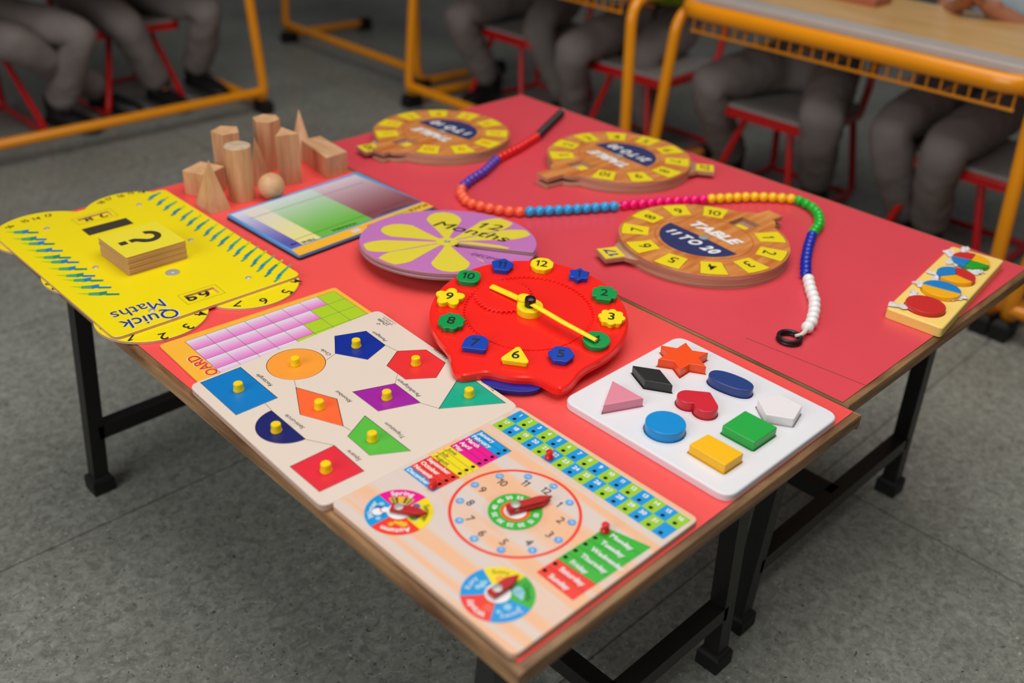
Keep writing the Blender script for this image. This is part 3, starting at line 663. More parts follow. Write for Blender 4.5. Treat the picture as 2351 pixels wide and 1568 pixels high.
# ------------------------------------------------------------------ toy clock (leans back on the month disc)
def frame_rot(ax, ay):
    n = Vector((ax, ay, 1)).normalized(); u = (Vector((1, 0, 0))-n*n.x).normalized(); v = n.cross(u)
    return Matrix((u, v, n)).transposed()
RC = mat('red_toy_plastic', (250, 34, 24), 0.22, var=0.01, coat=0.25)
CYP = mat('yellow_toy_plastic', (250, 222, 20), 0.28, var=0.01); CGP = mat('green_toy_plastic', (0, 152, 72), 0.28, var=0.02); CBP = mat('blue_toy_plastic', (10, 66, 178), 0.28, var=0.02)
MARK = mat('number_black', (24, 28, 20), 0.4)
TH = 0.631
MC = frame_rot(-0.075, -0.065); C0 = Vector((0.4205, 0.4055, T+0.036))
ck = thing('toy_clock', 'red plastic toy clock with yellow hands leaning on the month disc', 'toy clock', C0, rot=MC)
def rad_at(dg):
    dg = abs((dg+180) % 360-180); sg = 7.5 if dg < 23 else 10.5
    return 0.1372+0.0045*math.exp(-(dg/60)**2)+0.005*math.exp(-(dg/14)**2)+0.0285*math.exp(-((dg-23)/sg)**2)
outl = []
for i in range(240):
    dg = i*1.5; a = TH+PI+rad(dg); r = rad_at(dg); outl.append((r*cos(a)-0.002, r*sin(a)-0.001))
m = MB(); gc = (-0.003, 0.0495)
dish = circle(-0.003, -0.001, 0.0905, 120)
m.wall(outl, -0.011, -0.006, RC); m.wall(outl, -0.006, -0.0018, RC, p1=inset(outl, 0.0012)); q1 = inset(outl, 0.0012); q2 = inset(outl, 0.0035)
m.wall(q1, -0.0018, 0.0, RC, p1=q2); m.flat(q2, 0.0, RC, holes=[dish]); m.wall(dish, -0.0022, 0.0, RC, flip=True)
d2 = circle(-0.003, -0.001, 0.0855, 120); m.wall(d2, -0.0008, -0.0022, RC, flip=False)
vs = [(x, y, -0.0022) for x, y in dish]+[(x, y, -0.0022) for x, y in d2]; n = len(dish); m.add(vs, [(i, (i+1) % n, n+(i+1) % n, n+i) for i in range(n)], RC)
m.flat(d2, -0.0008, RC); m.add([(x, y, -0.011) for x, y in outl], [tuple(reversed(range(len(outl))))], RC)
for i in range(84):      # teeth of the inner ring
    a = 2*PI*i/84; c, s = cos(a), sin(a)
    p = [(-0.003+r*c-t*s, -0.001+r*s+t*c) for r, t in ((0.0875, -0.0013), (0.0908, -0.0019), (0.0908, 0.0019), (0.0875, 0.0013))]
    m.prism(p, -0.0022, -0.0002, RC, RC, bottom=False)
m.build('clock_body', ck, local=True)
g = MB(); gp = []
for i in range(38):
    for f, r in ((0, 0.0385), (0.28, 0.0388), (0.42, 0.0418), (0.70, 0.0418), (0.86, 0.0386)):
        a = 2*PI*(i+f)/38; gp.append((gc[0]+r*cos(a), gc[1]+r*sin(a)))
g.prism(gp, -0.0006, 0.0032, RC, RC, 0.0004); g.build('gear_wheel', ck, local=True)
h = MB(); h.lathe([(0.0185, -0.0006), (0.0185, 0.0075), (0.0178, 0.0092), (0.0125, 0.0096), (0.006, 0.0096), (0.0005, 0.0096)], (0, 0, 0), CYP, 40)
h.tube([(0.004, 0.012, 0.0072), (0.001, 0.040, 0.0066), (-0.0035, 0.0735, 0.0058)], [(0.0024, 0.0052), (0.0028, 0.0056), (0.0025, 0.0056)], CYP, 16); h.build('hour_hand', ck, local=True)
h = MB(); h.lathe([(0.0095, 0.003), (0.0098, 0.0120), (0.0090, 0.0129), (0.0005, 0.0130)], (0.0045, 0.0165, 0), CYP, 28); h.build('winder_peg', ck, local=True)
h = MB(); h.tube([(-0.0015, -0.004, 0.0150), (0.001, -0.060, 0.0132), (0.0055, -0.118, 0.0124)], [(0.0022, 0.0046), (0.0024, 0.0043), (0.0021, 0.0038)], CYP, 16); h.build('minute_hand', ck, local=True)
h = MB(); h.lathe([(0.0078, 0.0096), (0.0078, 0.0200), (0.0070, 0.0219), (0.004, 0.0227), (0.0005, 0.0229)], (0, 0, 0), mat('black_knob_plastic', (22, 20, 20), 0.25), 28); h.build('centre_knob', ck, local=True)
h = MB(); a = TH+PI; h.prism([(x-0.1215*cos(TH), y-0.1215*sin(TH)) for x, y in oval(0, 0, 0.040, 0.022, a+PI/2, e=2.2)], -0.0165, -0.0112, mat('blue_stand_plastic', (14, 30, 140), 0.3), None, 0.0008); 
h.v = [Vector((q.x-0.020*cos(TH), q.y-0.020*sin(TH), q.z)) for q in h.v]; h.build('rear_stand', ck, local=True)
def crossp(s, t): return rounded([(-t, -s), (t, -s), (t, -t), (s, -t), (s, t), (t, t), (t, s), (-t, s), (-t, t), (-s, t), (-s, -t), (-t, -t)], 0.002, 3)
def rotp(p, a): return [(x*cos(a)-y*sin(a), x*sin(a)+y*cos(a)) for x, y in p]
U = TH-PI/2          # reading direction of the digits
pcs = {1: ('blue six-pointed star', CBP, rounded(star(0, 0, 0.0178, 0.0118, 6, PI/2), 0.003, 3)), 2: ('green cross', CGP, crossp(0.0172, 0.0105)), 3: ('yellow scalloped flower', CYP, scallop(0, 0, 0.0172, 0.0032, 8)),
       4: ('green round', CGP, circle(0, 0, 0.0182, 48)), 5: ('blue hexagon', CBP, rounded(ngon(0, 0, 0.0182, 6, 0.0), 0.003, 3)), 6: ('yellow triangle', CYP, rounded(ngon(0, 0.0 - 0.002, 0.0240, 3, PI/2), 0.009, 6)),
       7: ('blue domed', CBP, rounded([(-0.0165, -0.014), (0.0165, -0.014), (0.0165, 0.010), (0.006, 0.0175), (-0.008, 0.0165), (-0.0155, 0.006)], [0.004, 0.004, 0.008, 0.008, 0.008, 0.008], 5)), 8: ('green wavy edged', CGP, scallop(0, 0, 0.0174, 0.0028, 8, PI/8)),
       9: ('yellow five petal flower', CYP, scallop(0, 0, 0.0174, 0.0078, 5, PI/2)), 10: ('green rounded square', CGP, rounded([(-0.0165, -0.0155), (0.0165, -0.0155), (0.0165, 0.0155), (-0.0165, 0.0155)], 0.0125, 6)),
       11: ('blue pentagon', CBP, rounded(ngon(0, 0, 0.0182, 5, PI/2), 0.003, 3)), 12: ('yellow octagon', CYP, rounded(ngon(0, 0, 0.0180, 8, PI/8), 0.003, 3))}
for k in range(1, 13):
    a = TH-k*PI/6; R_ = 0.1133; px, py = R_*cos(a), R_*sin(a)
    nm, mm, poly = pcs[k]; poly = rotp(poly, U)
    wp = C0+MC @ Vector((px, py, 0.0002))
    t = thing('number_piece', '%s piece numbered %d on the red toy clock' % (nm, k), 'toy piece', wp, 'number pieces of the toy clock', rot=MC)
    d = MB(); d.prism(inset(poly, 0.0016), 0.0, 0.0052, mm, mm, 0); d.prism(poly, 0.0052, 0.0080, mm, mm, 0.0007); d.build('block', t, local=True)
    e = MB(); e.text(str(k), 0, 0.0006, U, 0.0158, 0.0083, MARK, bold=0.010); e.build('raised_number', t, local=True)

# ------------------------------------------------------------------ twelve months disc
MM = frame_rot(0.055, 0.048); D0 = Vector((0.502, 0.669, T+0.0255))
md = thing('months_disc', 'purple round disc with yellow flower lettered 12 Months behind red clock', 'educational disc', D0, rot=MM)
PUR = mat('print_orchid', (202, 122, 192), 0.34, var=0.02); PET = mat('print_petal_yellow', (234, 216, 62), 0.34, var=0.02)
PEDGE = wood('disc_edge_brown', (116, 92, 84), (212, 180, 158), (5, 5, 420), 0.6)
tips = [(0.0788, 0.1046, 0.031), (0.147, 0.010, 0.027), (0.131, -0.058, 0.023), (-0.046, 0.109, 0.033), (-0.132, 0.056, 0.027), (-0.1495, -0.013, 0.026), (-0.0856, -0.1057, 0.031)]
hx, hy = -0.009, -0.007
def petal(tx, ty, wd):
    a = math.atan2(ty-hy, tx-hx); L = math.hypot(tx-hx, ty-hy)-0.001; out = []
    for i in range(41):
        t = i/40; s = t if t < 0.5 else t; out.append((L*t, wd*((t/0.74)**1.15 if t < 0.70 else math.sqrt(max(0.0, 1-((t-0.70)/0.30)**2))*(0.70/0.74)**1.15)))
    pts = out+[(x, -y) for x, y in reversed(out[1:-1])]
    return [(hx+x*cos(a)-y*sin(a), hy+x*sin(a)+y*cos(a)) for x, y in pts]
RM = 0.141
def clipd(p, r=RM-0.004): return [(x, y) if math.hypot(x, y) < r else (x*r/math.hypot(x, y), y*r/math.hypot(x, y)) for x, y in p]
m = MB(); low = -0.0062
m.prism(circle(0, 0, RM+0.001, 96), -0.0108, low, PUR, PEDGE, 0.0005)
m.flat(petal(-0.046, -0.108, 0.032), low+0.0002, PET)
LV = mat('print_lilac_text', (96, 58, 120), 0.4)
m.text('DECEMBER', 0.0095, -0.0885, rad(-71.6), 0.0095, low+0.0004, LV, w=0.066, shear=0.2); m.build('lower_disc', md, local=True)
m = MB(); a0, a1 = rad(-61), rad(-100)
pts = [(hx, hy)]+circle(0, 0, RM, 90, a0, a1+2*PI)
m.prism(pts, -0.0050, 0.0, PUR, PEDGE, 0.0004)
for tx, ty, wd in tips: m.flat(clipd(petal(tx, ty, wd)), 0.0002, PET)
m.disc(hx, hy, 0.018, 0.0003, PET, 24)
pa = Vector((hx+0.012, hy-0.006)); 
m.flat([(hx+0.006, hy-0.008), (0.046, -0.088), (0.051, -0.088), (0.047, -0.070), (0.020, -0.030)], 0.0003, PET)
INK = mat('print_dark_olive', (24, 30, 20), 0.4)
m.text('Months', 0.0545, 0.004, rad(-71.6), 0.026, 0.0006, INK, w=0.136, shear=0.15); m.text('12', 0.0935, 0.003, rad(-62), 0.026, 0.0006, INK, w=0.042, shear=0.2)
VIO = mat('print_violet_small', (150, 84, 180), 0.4)
m.build('upper_disc', md, local=True)
m = MB(); m.lathe([(0.0052, 0.0), (0.0052, 0.0008), (0.0034, 0.0010), (0.0030, 0.0003), (0.0004, 0.0002)], (hx, hy, 0.0003), STEEL, 24); m.build('eyelet', md, local=True)
m = MB(); m.lathe([(0.026, -0.0212), (0.026, -0.0109)], (0.02, 0.02, 0), PEDGE, 32); m.build('spacer', md, local=True)

# ------------------------------------------------------------------ place value board
ZV = T+0.0085
pv = MB(); SKY = mat('print_blue_border', (84, 160, 222), 0.3, var=0.02); BLK = mat('board_black_back', (26, 30, 36), 0.5)
pq = [(0.300, 1.010), (0.590, 1.016), (0.594, 0.815), (0.304, 0.797)]
pq = [at2(*p, ZV) for p in [(518, 492), (818.6, 394), (997, 474.5), (687, 588)]]
pv.prism(rounded(pq, 0.006), T+0.0004, T+0.004, BLK, BLK); pv.prism(rounded(inset(pq, 0.0008), 0.006), T+0.004, ZV, SKY, SKY, 0.0006)
ol, orr = Vector(at2(667, 573.6, ZV)), Vector(at2(973, 463, ZV)); b0, b1 = Vector(pq[3]), Vector(pq[2])
STR = mat('print_amber', (252, 186, 44), 0.35, var=0.03); pv.flat(inset([tuple(ol), tuple(b0), tuple(b1), tuple(orr)], 0.001), ZV+0.0002, STR)
nt_ = [at2(*p, ZV) for p in [(529, 493), (553, 485), (596, 471), (711, 434), (815, 401)]]
nb_ = [at2(*p, ZV) for p in [(668, 571), (695, 562), (738, 546), (856, 503), (968, 463)]]
cols = [(96, 92, 176), (238, 226, 148), (112, 188, 70), (138, 74, 82)]; tops = [(214, 214, 236), (222, 220, 214), (206, 220, 218), (216, 196, 206)]  # tops: paler colour that each column fades to at its far end
nb2 = []
for i in range(4):
    A, B, C, D = Vector(nt_[i]), Vector(nt_[i+1]), Vector(nb_[i+1]), Vector(nb_[i])
    for s in range(24):
        f0, f1 = s/24, (s+1)/24; e = max(0, min(1, ((s+0.5)/24-0.06)/0.80)); cc = tuple(int(tops[i][k]*(1-e)+cols[i][k]*e) for k in range(3))
        pv.flat([tuple(A.lerp(D, f0)), tuple(B.lerp(C, f0)), tuple(B.lerp(C, f1)), tuple(A.lerp(D, f1))], ZV+0.0002, mat('place_column_%d_%d' % (i, s), cc, 0.32, var=0.0))
DKL = mat('print_dusk_line', (70, 74, 84), 0.5)
pv.line(at2(573, 503, ZV), at2(836, 417.6, ZV), 0.0009, ZV+0.0004, DKL); pv.line(at2(677, 551, ZV), at2(936, 459.7, ZV), 0.0009, ZV+0.0004, DKL)
for s, a, b, h, mt in (('TENS', (724, 548), (693, 558), 0.0065, DKL), ('HUNDREDS', (817, 512), (764, 531), 0.0065, mat('print_forest', (24, 110, 24), 0.4)), ('THOUSANDS', (936, 470), (878, 491), 0.0065, DKL), ('ONES', (686, 558), (666, 562), 0.005, mat('print_indigo', (40, 40, 110), 0.5))):
    pa, pb = Vector(at2(*a, ZV)), Vector(at2(*b, ZV)); c = (pa+pb)/2; d = pb-pa; pv.text(s, c.x, c.y, PI, h, ZV+0.0005, mt, w=d.length, bold=0.03)
for s, a, b, mt in (('PLACE', (979, 470), (939, 485), mat('print_emerald', (60, 120, 40), 0.5)), ('VALUE', (936, 485), (896, 501), mat('print_moss', (140, 180, 50), 0.5)), ('BOARD', (889, 504), (844, 521), RDP)):
    pa, pb = Vector(at2(*a, ZV)), Vector(at2(*b, ZV)); c = (pa+pb)/2; d = pb-pa; pv.text(s, c.x, c.y, math.atan2(d.y, d.x), 0.0085, ZV+0.0005, mt, w=d.length, bold=0.03)
x, y = at2(818, 530, ZV); pv.box((x, y, ZV+0.0004), (0.016, 0.011, 0.0006), mat('sticker_white', (214, 214, 216), 0.4), rz=rad(4))
tag(pv.build('place_value_board'), 'blue edged board with yellow green and maroon columns beside wooden solids', 'educational board')

# ------------------------------------------------------------------ times table discs
TW1 = wood('printed_orange_wood', (204, 104, 40), (238, 164, 88), (9, 60, 9), 0.32, (0.3, 0.7), fine=0.2)
RIMW = wood('table_disc_plywood', (170, 122, 94), (212, 166, 136), (6, 6, 300), 0.55)
CARD = mat('card_yellow', (242, 216, 24), 0.38, var=0.02); NVY = mat('print_deep_navy', (48, 52, 104), 0.38, var=0.25, vscale=90)
def bump_circle(R, ang, bw, bl, tw, tl, n=120):
    "disc outline with a shouldered tongue at ang"
    out = []; hb = math.asin(bw/R)
    for i in range(n+1):
        a = ang+hb+(2*PI-2*hb)*i/n; out.append((R*cos(a), R*sin(a)))
    c, s = cos(ang), sin(ang)
    def L(x, y): return (x*c-y*s, x*s+y*c)
    x0 = R*cos(hb)
    for x, y in ((R+bl*0.45, -bw*0.80), (R+bl*0.9, -bw*0.58), (R+bl, -tw), (R+tl, -tw), (R+tl, tw), (R+bl, tw), (R+bl*0.9, bw*0.58), (R+bl*0.45, bw*0.80)): out.append(L(x, y))
    return out
def table_disc(label, c, R, wa, ta, title, sub, ans, ncol, anscol, tl):
    wa = rad(wa); ta = rad(ta)
    t = thing('times_table_disc', label, 'educational disc', (c[0], c[1], T), 'times table discs')
    z1 = 0.0225
    m = MB(); m.prism(bump_circle(R, wa, 0.040, 0.018, 0.016, tl), 0.0004, 0.0073, RIMW, RIMW, 0.0004); m.build('base_disc', t, local=True)
    m = MB(); m.prism(bump_circle(R-0.0004, ta, 0.036, 0.014, 0.020, 0.046), 0.0074, 0.0147, RIMW, RIMW, 0.0004)
    cx, cy = (R+0.027)*cos(ta), (R+0.027)*sin(ta); m.box((cx, cy, 0.0150), (0.034, 0.036, 0.0006), CARD, rz=ta)
    m.text(ans, cx, cy, ta-PI/2, 0.017, 0.0156, anscol, w=0.027, bold=0.02); m.build('answer_disc', t, local=True)
    m = MB(); wc = 0.103
    def L(x, y): return (x*cos(wa)-y*sin(wa), x*sin(wa)+y*cos(wa))
    wn = [L(wc-0.020, -0.020), L(wc+0.019, -0.020), L(wc+0.019, 0.020), L(wc-0.020, 0.020)]
    m.prism(bump_circle(R, wa, 0.040, 0.018, 0.016, tl), 0.0148, z1, TW1, RIMW, 0.0007, holes=[wn], hfloor=0.0152, mhole=RIMW, mfloor=RIMW)
    wx, wy = L(wc-0.006, 0.002); m.box((wx, wy, 0.0157), (0.020, 0.022, 0.0006), CARD, rz=wa)
    for k in range(1, 11):
        a = wa-k*2*PI/11; x, y = cos(a), sin(a)
        def Q(r, s): return (r*cos(a)-s*sin(a), r*sin(a)+s*cos(a))
        m.flat([Q(0.100, -0.0185), Q(R-0.0052, -0.0221), Q(R-0.0038, -0.011), Q(R-0.0034, 0.0), Q(R-0.0038, 0.011), Q(R-0.0052, 0.0221), Q(0.100, 0.0185)], z1+0.0002, BLACK)
        m.flat([Q(0.0915, -0.0165), Q(R-0.0062, -0.0218), Q(R-0.0048, -0.011), Q(R-0.0044, 0.0), Q(R-0.0048, 0.011), Q(R-0.0062, 0.0218), Q(0.0915, 0.0165)], z1+0.0003, CARD)
        m.text(str(k), 0.1105*x, 0.1105*y, a-PI/2, 0.0205, z1+0.0005, ncol, bold=0.006)
    m.ring(0, 0, 0.0800, 0.0812, z1+0.0002, mat('print_rust_line', (180, 84, 30), 0.4), 90)
    m.sector(0, 0, 0.0, 0.0735, wa+PI/2+rad(2), wa+3*PI/2-rad(2), z1+0.0002, NVY, 48)
    ux, uy = cos(wa), sin(wa)
    OUT = mat('print_outline_dark', (120, 60, 24), 0.4)
    m.text(title, 0.0300*ux, 0.0300*uy, wa-PI/2, 0.0215, z1+0.0006, WHITE, w=0.104, shear=0.25, bold=0.05)
    m.text(sub, -0.0270*ux, -0.0270*uy, wa-PI/2, 0.0200, z1+0.0006, WHITE, w=0.108, shear=0.25, bold=0.05)
    m.build('top_disc', t, local=True)
    m = MB(); m.lathe([(0.0085, 0.0), (0.0085, 0.0007), (0.0078, 0.0012), (0.003, 0.0014), (0.0004, 0.0014)], (0, 0, z1), mat('plastic_rivet', (150, 160, 156), 0.4), 24); m.build('rivet', t, local=True)
    return t
DKN = mat('print_number_black', (40, 34, 10), 0.4); ORN = mat('print_number_orange', (232, 128, 10), 0.4); OLV = mat('print_number_olive', (110, 104, 20), 0.4); BLN = mat('print_number_blue', (30, 62, 150), 0.4)
table_disc('round wooden times table disc printed Table 11 to 20 in black numbers', (0.8385, 0.4125), 0.1405, -6, 155, 'TABLE', '11 TO 20', '17', DKN, BLN, 0.046)
table_disc('round wooden times table disc printed Table 21 to 30 near far table edge', (1.025, 0.7545), 0.1425, 174, -54, 'TABLE', '21 TO 30', '27', mat('print_number_dark_olive', (66, 60, 12), 0.4), OLV, 0.056)
table_disc('round wooden times table disc printed Table 1 to 10 with orange numbers', (0.842, 1.079), 0.1405, -176, 170, 'TABLE', '1 TO 10', '10', ORN, OLV, 0.034)

# ------------------------------------------------------------------ wooden solids
BW = wood('beech_upright', (214, 158, 112), (236, 188, 140), (60, 60, 9), 0.5, (0.3, 0.7), fine=0.22)
BW2 = wood('beech_upright_warm', (206, 146, 106), (230, 180, 136), (70, 70, 10), 0.5, (0.3, 0.7), fine=0.25)
BWX = wood('beech_lying', (212, 156, 112), (236, 190, 144), (60, 10, 60), 0.5, (0.3, 0.7), fine=0.25)
END = wood('beech_end_grain', (200, 172, 142), (220, 194, 164), (50, 50, 50), 0.6)
SG = 'wooden geometric solids'
def cone_to(p, apex, mt):
    k = MB(); n = len(p); p = ccw(p); vs = [(x, y, T+0.0003) for x, y in p]+[apex]
    k.add(vs, [(i, (i+1) % n, n) for i in range(n)]+[tuple(reversed(range(n)))], mt); return k
k = MB(); k.prism(circle(0.3685, 1.0705, 0.0228, 56), T+0.0003, T+0.098, END, BW, 0.0012); tag(k.build('wooden_cylinder'), 'round wooden cylinder standing behind the ball', 'wooden block', SG)
k = MB(); k.sphere((0.4085, 1.0370, T+0.0236), 0.0233, BWX, 36, 24); tag(k.build('wooden_sphere'), 'wooden ball touching the place value board', 'wooden block', SG)
k = cone_to([(0.2895, 1.094), (0.289, 1.0405), (0.3285, 1.0415), (0.334, 1.091)], (0.310, 1.066, T+0.087), BW); tag(k.build('wooden_pyramid', smooth=False), 'wooden square pyramid beside the yellow board, frontmost solid', 'wooden block', SG)
k = MB(); k.prism([(0.301, 1.149), (0.321, 1.102), (0.368, 1.122), (0.348, 1.169)], T+0.0003, T+0.045, BW, BW2, 0.0012); tag(k.build('wooden_cube'), 'wooden cube behind the pyramid at table back edge', 'wooden block', SG)
k = MB(); k.prism(ngon(0.3975, 1.157, 0.0262, 5, rad(-62)), T+0.0003, T+0.096, BW, BW2, 0.0012); tag(k.build('wooden_pentagonal_prism'), 'five-sided wooden prism behind the cylinder', 'wooden block', SG)
k = MB(); k.prism(ngon(0.4895, 1.171, 0.0256, 6, rad(12)), T+0.0003, T+0.096, BW, BW2, 0.0012); tag(k.build('wooden_hexagonal_prism'), 'six-sided wooden prism, tallest looking of the wooden solids', 'wooden block', SG)
k = MB(); k.prism([(0.449, 1.0775), (0.490, 1.0655), (0.4845, 1.112)], T+0.0003, T+0.096, BW, BW2, 0.0012); tag(k.build('wooden_triangular_prism'), 'three-sided wooden prism behind the ball with slanting grain', 'wooden block', SG)
k = cone_to(circle(0.566, 1.1775, 0.024, 48), (0.566, 1.1785, T+0.0965), BW2); tag(k.build('wooden_cone'), 'pointed wooden cone behind the lying cuboid', 'wooden block', SG)
k = cone_to(ngon(0.434, 1.118, 0.024, 3, rad(100)), (0.432, 1.121, T+0.086), BW2); tag(k.build('wooden_triangular_pyramid', smooth=False), 'wooden pyramid mostly hidden between cylinder and six-sided prism', 'wooden block', SG)
k = MB(); k.prism([(0.5375, 1.0525), (0.5870, 1.0560), (0.598, 1.158), (0.5555, 1.160)], T+0.0003, T+0.0425, BWX, BW2, 0.0014); tag(k.build('wooden_cuboid'), 'wooden cuboid lying beside the place value board', 'wooden block', SG)

# ------------------------------------------------------------------ hundred bead string
ZBD = T+0.0094
runs = [('black', (30, 27, 28), [(1290, 258), (1262, 285), (1235, 312)]), ('red', (232, 16, 22), [(1235, 312), (1190, 340), (1143, 364)]), ('purple', (92, 56, 168), [(1143, 364), (1110, 395), (1085, 410), (1060, 430)]),
        ('orange', (255, 104, 66), [(1060, 430), (1058, 445), (1072, 463), (1090, 470), (1120, 477), (1150, 482), (1170, 485), (1205, 486)]), ('sky_blue', (40, 160, 222), [(1206, 486), (1310, 481), (1420, 473)]), ('pink', (248, 0, 118), [(1424, 471), (1530, 462), (1624, 457)]),
        ('yellow', (252, 196, 12), [(1624, 457), (1720, 452), (1770, 453), (1827, 457)]), ('green', (0, 182, 40), [(1827, 457), (1855, 470), (1870, 480), (1880, 495), (1882, 515), (1870, 530), (1865, 537)]), ('blue', (6, 40, 170), [(1865, 537), (1855, 570), (1850, 600), (1850, 633)]),
        ('white', (240, 238, 236), [(1855, 636), (1860, 660), (1870, 690), (1870, 712), (1863, 740), (1850, 757)])]
bs = thing('bead_string', 'string of a hundred round beads in ten colours with black ring', 'bead string', (0.85, 0.65, T))
cordpts = []; BR = 0.0092
def along(P, n):
    seg = [(P[i+1]-P[i]).length for i in range(len(P)-1)]; tot = sum(seg); out = []
    for k in range(n):
        d = tot*(k+0.5)/n; i = 0
        while i < len(seg)-1 and d > seg[i]: d -= seg[i]; i += 1
        out.append(P[i].lerp(P[i+1], d/seg[i]))
    return out
for nm, col, px in runs:
    mm = mat('bead_'+nm, col, 0.26, var=0.0, coat=0.15); first = None
    Q = [at(*p, ZBD) for p in px]
    for c in along(Q, 10):
        cordpts.append(c)
        if first is None:
            k = MB(); k.lathe([(0.0012, -BR*0.99)]+[(BR*sin(PI*i/14), -BR*cos(PI*i/14)) for i in range(2, 13)]+[(0.0012, BR*0.99)], (0, 0, 0), mm, 24); first = k.build('bead', bs, local=True); o = first
        else: o = first.copy(); COL.objects.link(o)
        o.location = c-bs.location; o.rotation_euler = (random.uniform(0, 3), random.uniform(0, 3), random.uniform(0, 3))
k = MB(); e0 = at(1294, 251, T+0.004); e1 = at(1840, 766, T+0.008); e2 = at(1826, 770, T+0.010)
k.tube([e0]+cordpts+[e1, e2], 0.0012, mat('white_cord', (226, 218, 208), 0.7), 6); k.tube([cordpts[-1], at(1846, 764, ZBD), at(1838, 769, T+0.0095), at(1826, 771, T+0.0085)], [0.004, 0.0034, 0.0028, 0.0024], MATS['white_cord'], 8); k.build('cord', bs)
k = MB(); rc = at(1812.5, 776, T+0.0048)
for dz, rr in ((0.0, 0.0160), (0.0046, 0.0157)):
    k.tube([(rc.x+rr*cos(2*PI*i/40), rc.y+rr*sin(2*PI*i/40), T+0.0028+dz) for i in range(40)], 0.0027, mat('black_rubber_ring', (28, 24, 24), 0.35), 12, closed=True)
k.build('ring', bs)

# ------------------------------------------------------------------ fraction board
ZF = T+0.016
FB = mat('butter_yellow_paint', (250, 214, 116), 0.5, var=0.02, bump=0.05, bscale=500)
fc = [(0.9025, 0.0585), (0.9835, 0.0755), (1.0610, 0.0855), (1.1255, 0.0990)]
fq = [at2(*p, T+0.016) for p in [(2034.7, 706.5), (2165.4, 754.4), (2306, 597.0), (2185, 564.5)]]
fcs = [at2(*p, T+0.0225) for p in [(2125.6, 698.2), (2162.0, 663.0), (2195.5, 630.5), (2229.5, 596.5)]]
FR = 0.0285
m = MB(); m.prism(rounded(fq, 0.007), T+0.0004, ZF, FB, FB, 0.002, holes=[circle(x, y, FR+0.0012, 40) for x, y in fcs], hfloor=T+0.006)
fb = thing('fraction_board', 'pale yellow board with four cut circles on far table corner', 'educational board', (1.0, 0.06, T)); m.build('board', fb)
FRD = mat('fraction_red', (206, 40, 36), 0.4, var=0.04); FBL = mat('fraction_blue', (22, 128, 200), 0.4); FYL = mat('fraction_yellow', (250, 178, 0), 0.4); FGR = mat('fraction_green', (28, 164, 28), 0.4)
ax = Vector(fcs[3])-Vector(fcs[0]); A0 = math.degrees(math.atan2(ax.y, ax.x))
spl = [[(0, 360, FRD, 'whole red circle in the yellow fraction board')],
       [(104, 284, FYL, 'yellow half circle in the fraction board'), (-76, 104, FBL, 'blue half circle in the fraction board')],
       [(27, 151, FBL, 'blue third of a circle in the fraction board'), (151, 260, FYL, 'yellow third of a circle in the fraction board'), (-100, 27, FRD, 'red third of a circle in the fraction board')],
       [(8, 109, FRD, 'red quarter circle in the fraction board'), (109, 185, FBL, 'blue quarter circle in the fraction board'), (185, 277, FGR, 'green quarter circle in the fraction board'), (-83, 8, FYL, 'yellow quarter circle in the fraction board')]]
ROT = [0, 0, 0, 0]
for (x, y), lst, dr in zip(fcs, spl, ROT):
    for a, b, mm, lab in lst:
        k = MB()
        if b-a == 360: p = circle(x, y, FR, 56)
        else:
            mid = rad((a+b)/2+A0*0+dr); p = [(x+0.0005*cos(mid), y+0.0005*sin(mid))]+[(x+0.0005*cos(mid)+FR*cos(rad(t+dr)), y+0.0005*sin(mid)+FR*sin(rad(t+dr))) for t in [a+(b-a)*i/30 for i in range(31)]]
            if b-a == 180: p = p[1:]
        k.prism(p, T+0.0062, T+0.0228, mm, mm, 0.0007); tag(k.build('fraction_piece'), lab, 'toy piece', 'pieces of the fraction board')
FILM = mat('torn_plastic_film', (222, 218, 220), 0.3, var=0.1, vscale=300)
def scrap(px, w_, h_, ang, seed):
    w_ *= 1.45; h_ *= 1.5; c = Vector(at2(*px, ZF+0.003)); k = MB(); nx, ny = 9, 6; vs = []; rr = random.Random(seed)
    for i in range(nx):
        for j in range(ny):
            u, v = (i/(nx-1)-0.5)*w_, (j/(ny-1)-0.5)*h_*(0.4+0.9*abs(sin(i*1.3+seed)))
            vs.append((c.x+u*cos(ang)-v*sin(ang)+rr.uniform(-1, 1)*0.0007, c.y+u*sin(ang)+v*cos(ang)+rr.uniform(-1, 1)*0.0007, ZF+0.0012+0.0045*abs(noise.noise(Vector((i*0.9+seed, j*0.8, 0))))+rr.uniform(0, 0.0004)))
    k.add(vs, [(i*ny+j, (i+1)*ny+j, (i+1)*ny+j+1, i*ny+j+1) for i in range(nx-1) for j in range(ny-1)], FILM); k.build('film_scrap', fb, smooth=False)
scrap((2088, 706), 0.040, 0.010, rad(-72), 1); scrap((2098, 674), 0.020, 0.007, rad(20), 2); scrap((2114, 650), 0.014, 0.013, rad(60), 3); scrap((2143, 642), 0.024, 0.006, rad(5), 4); scrap((2196, 683), 0.026, 0.008, rad(-30), 5)
scrap((2153, 628), 0.024, 0.008, rad(-80), 6); scrap((2206, 604), 0.030, 0.016, rad(-75), 7); scrap((2240, 622), 0.020, 0.012, rad(-20), 8); scrap((2183, 580), 0.016, 0.012, rad(50), 9); scrap((2215, 572), 0.018, 0.008, rad(10), 10)

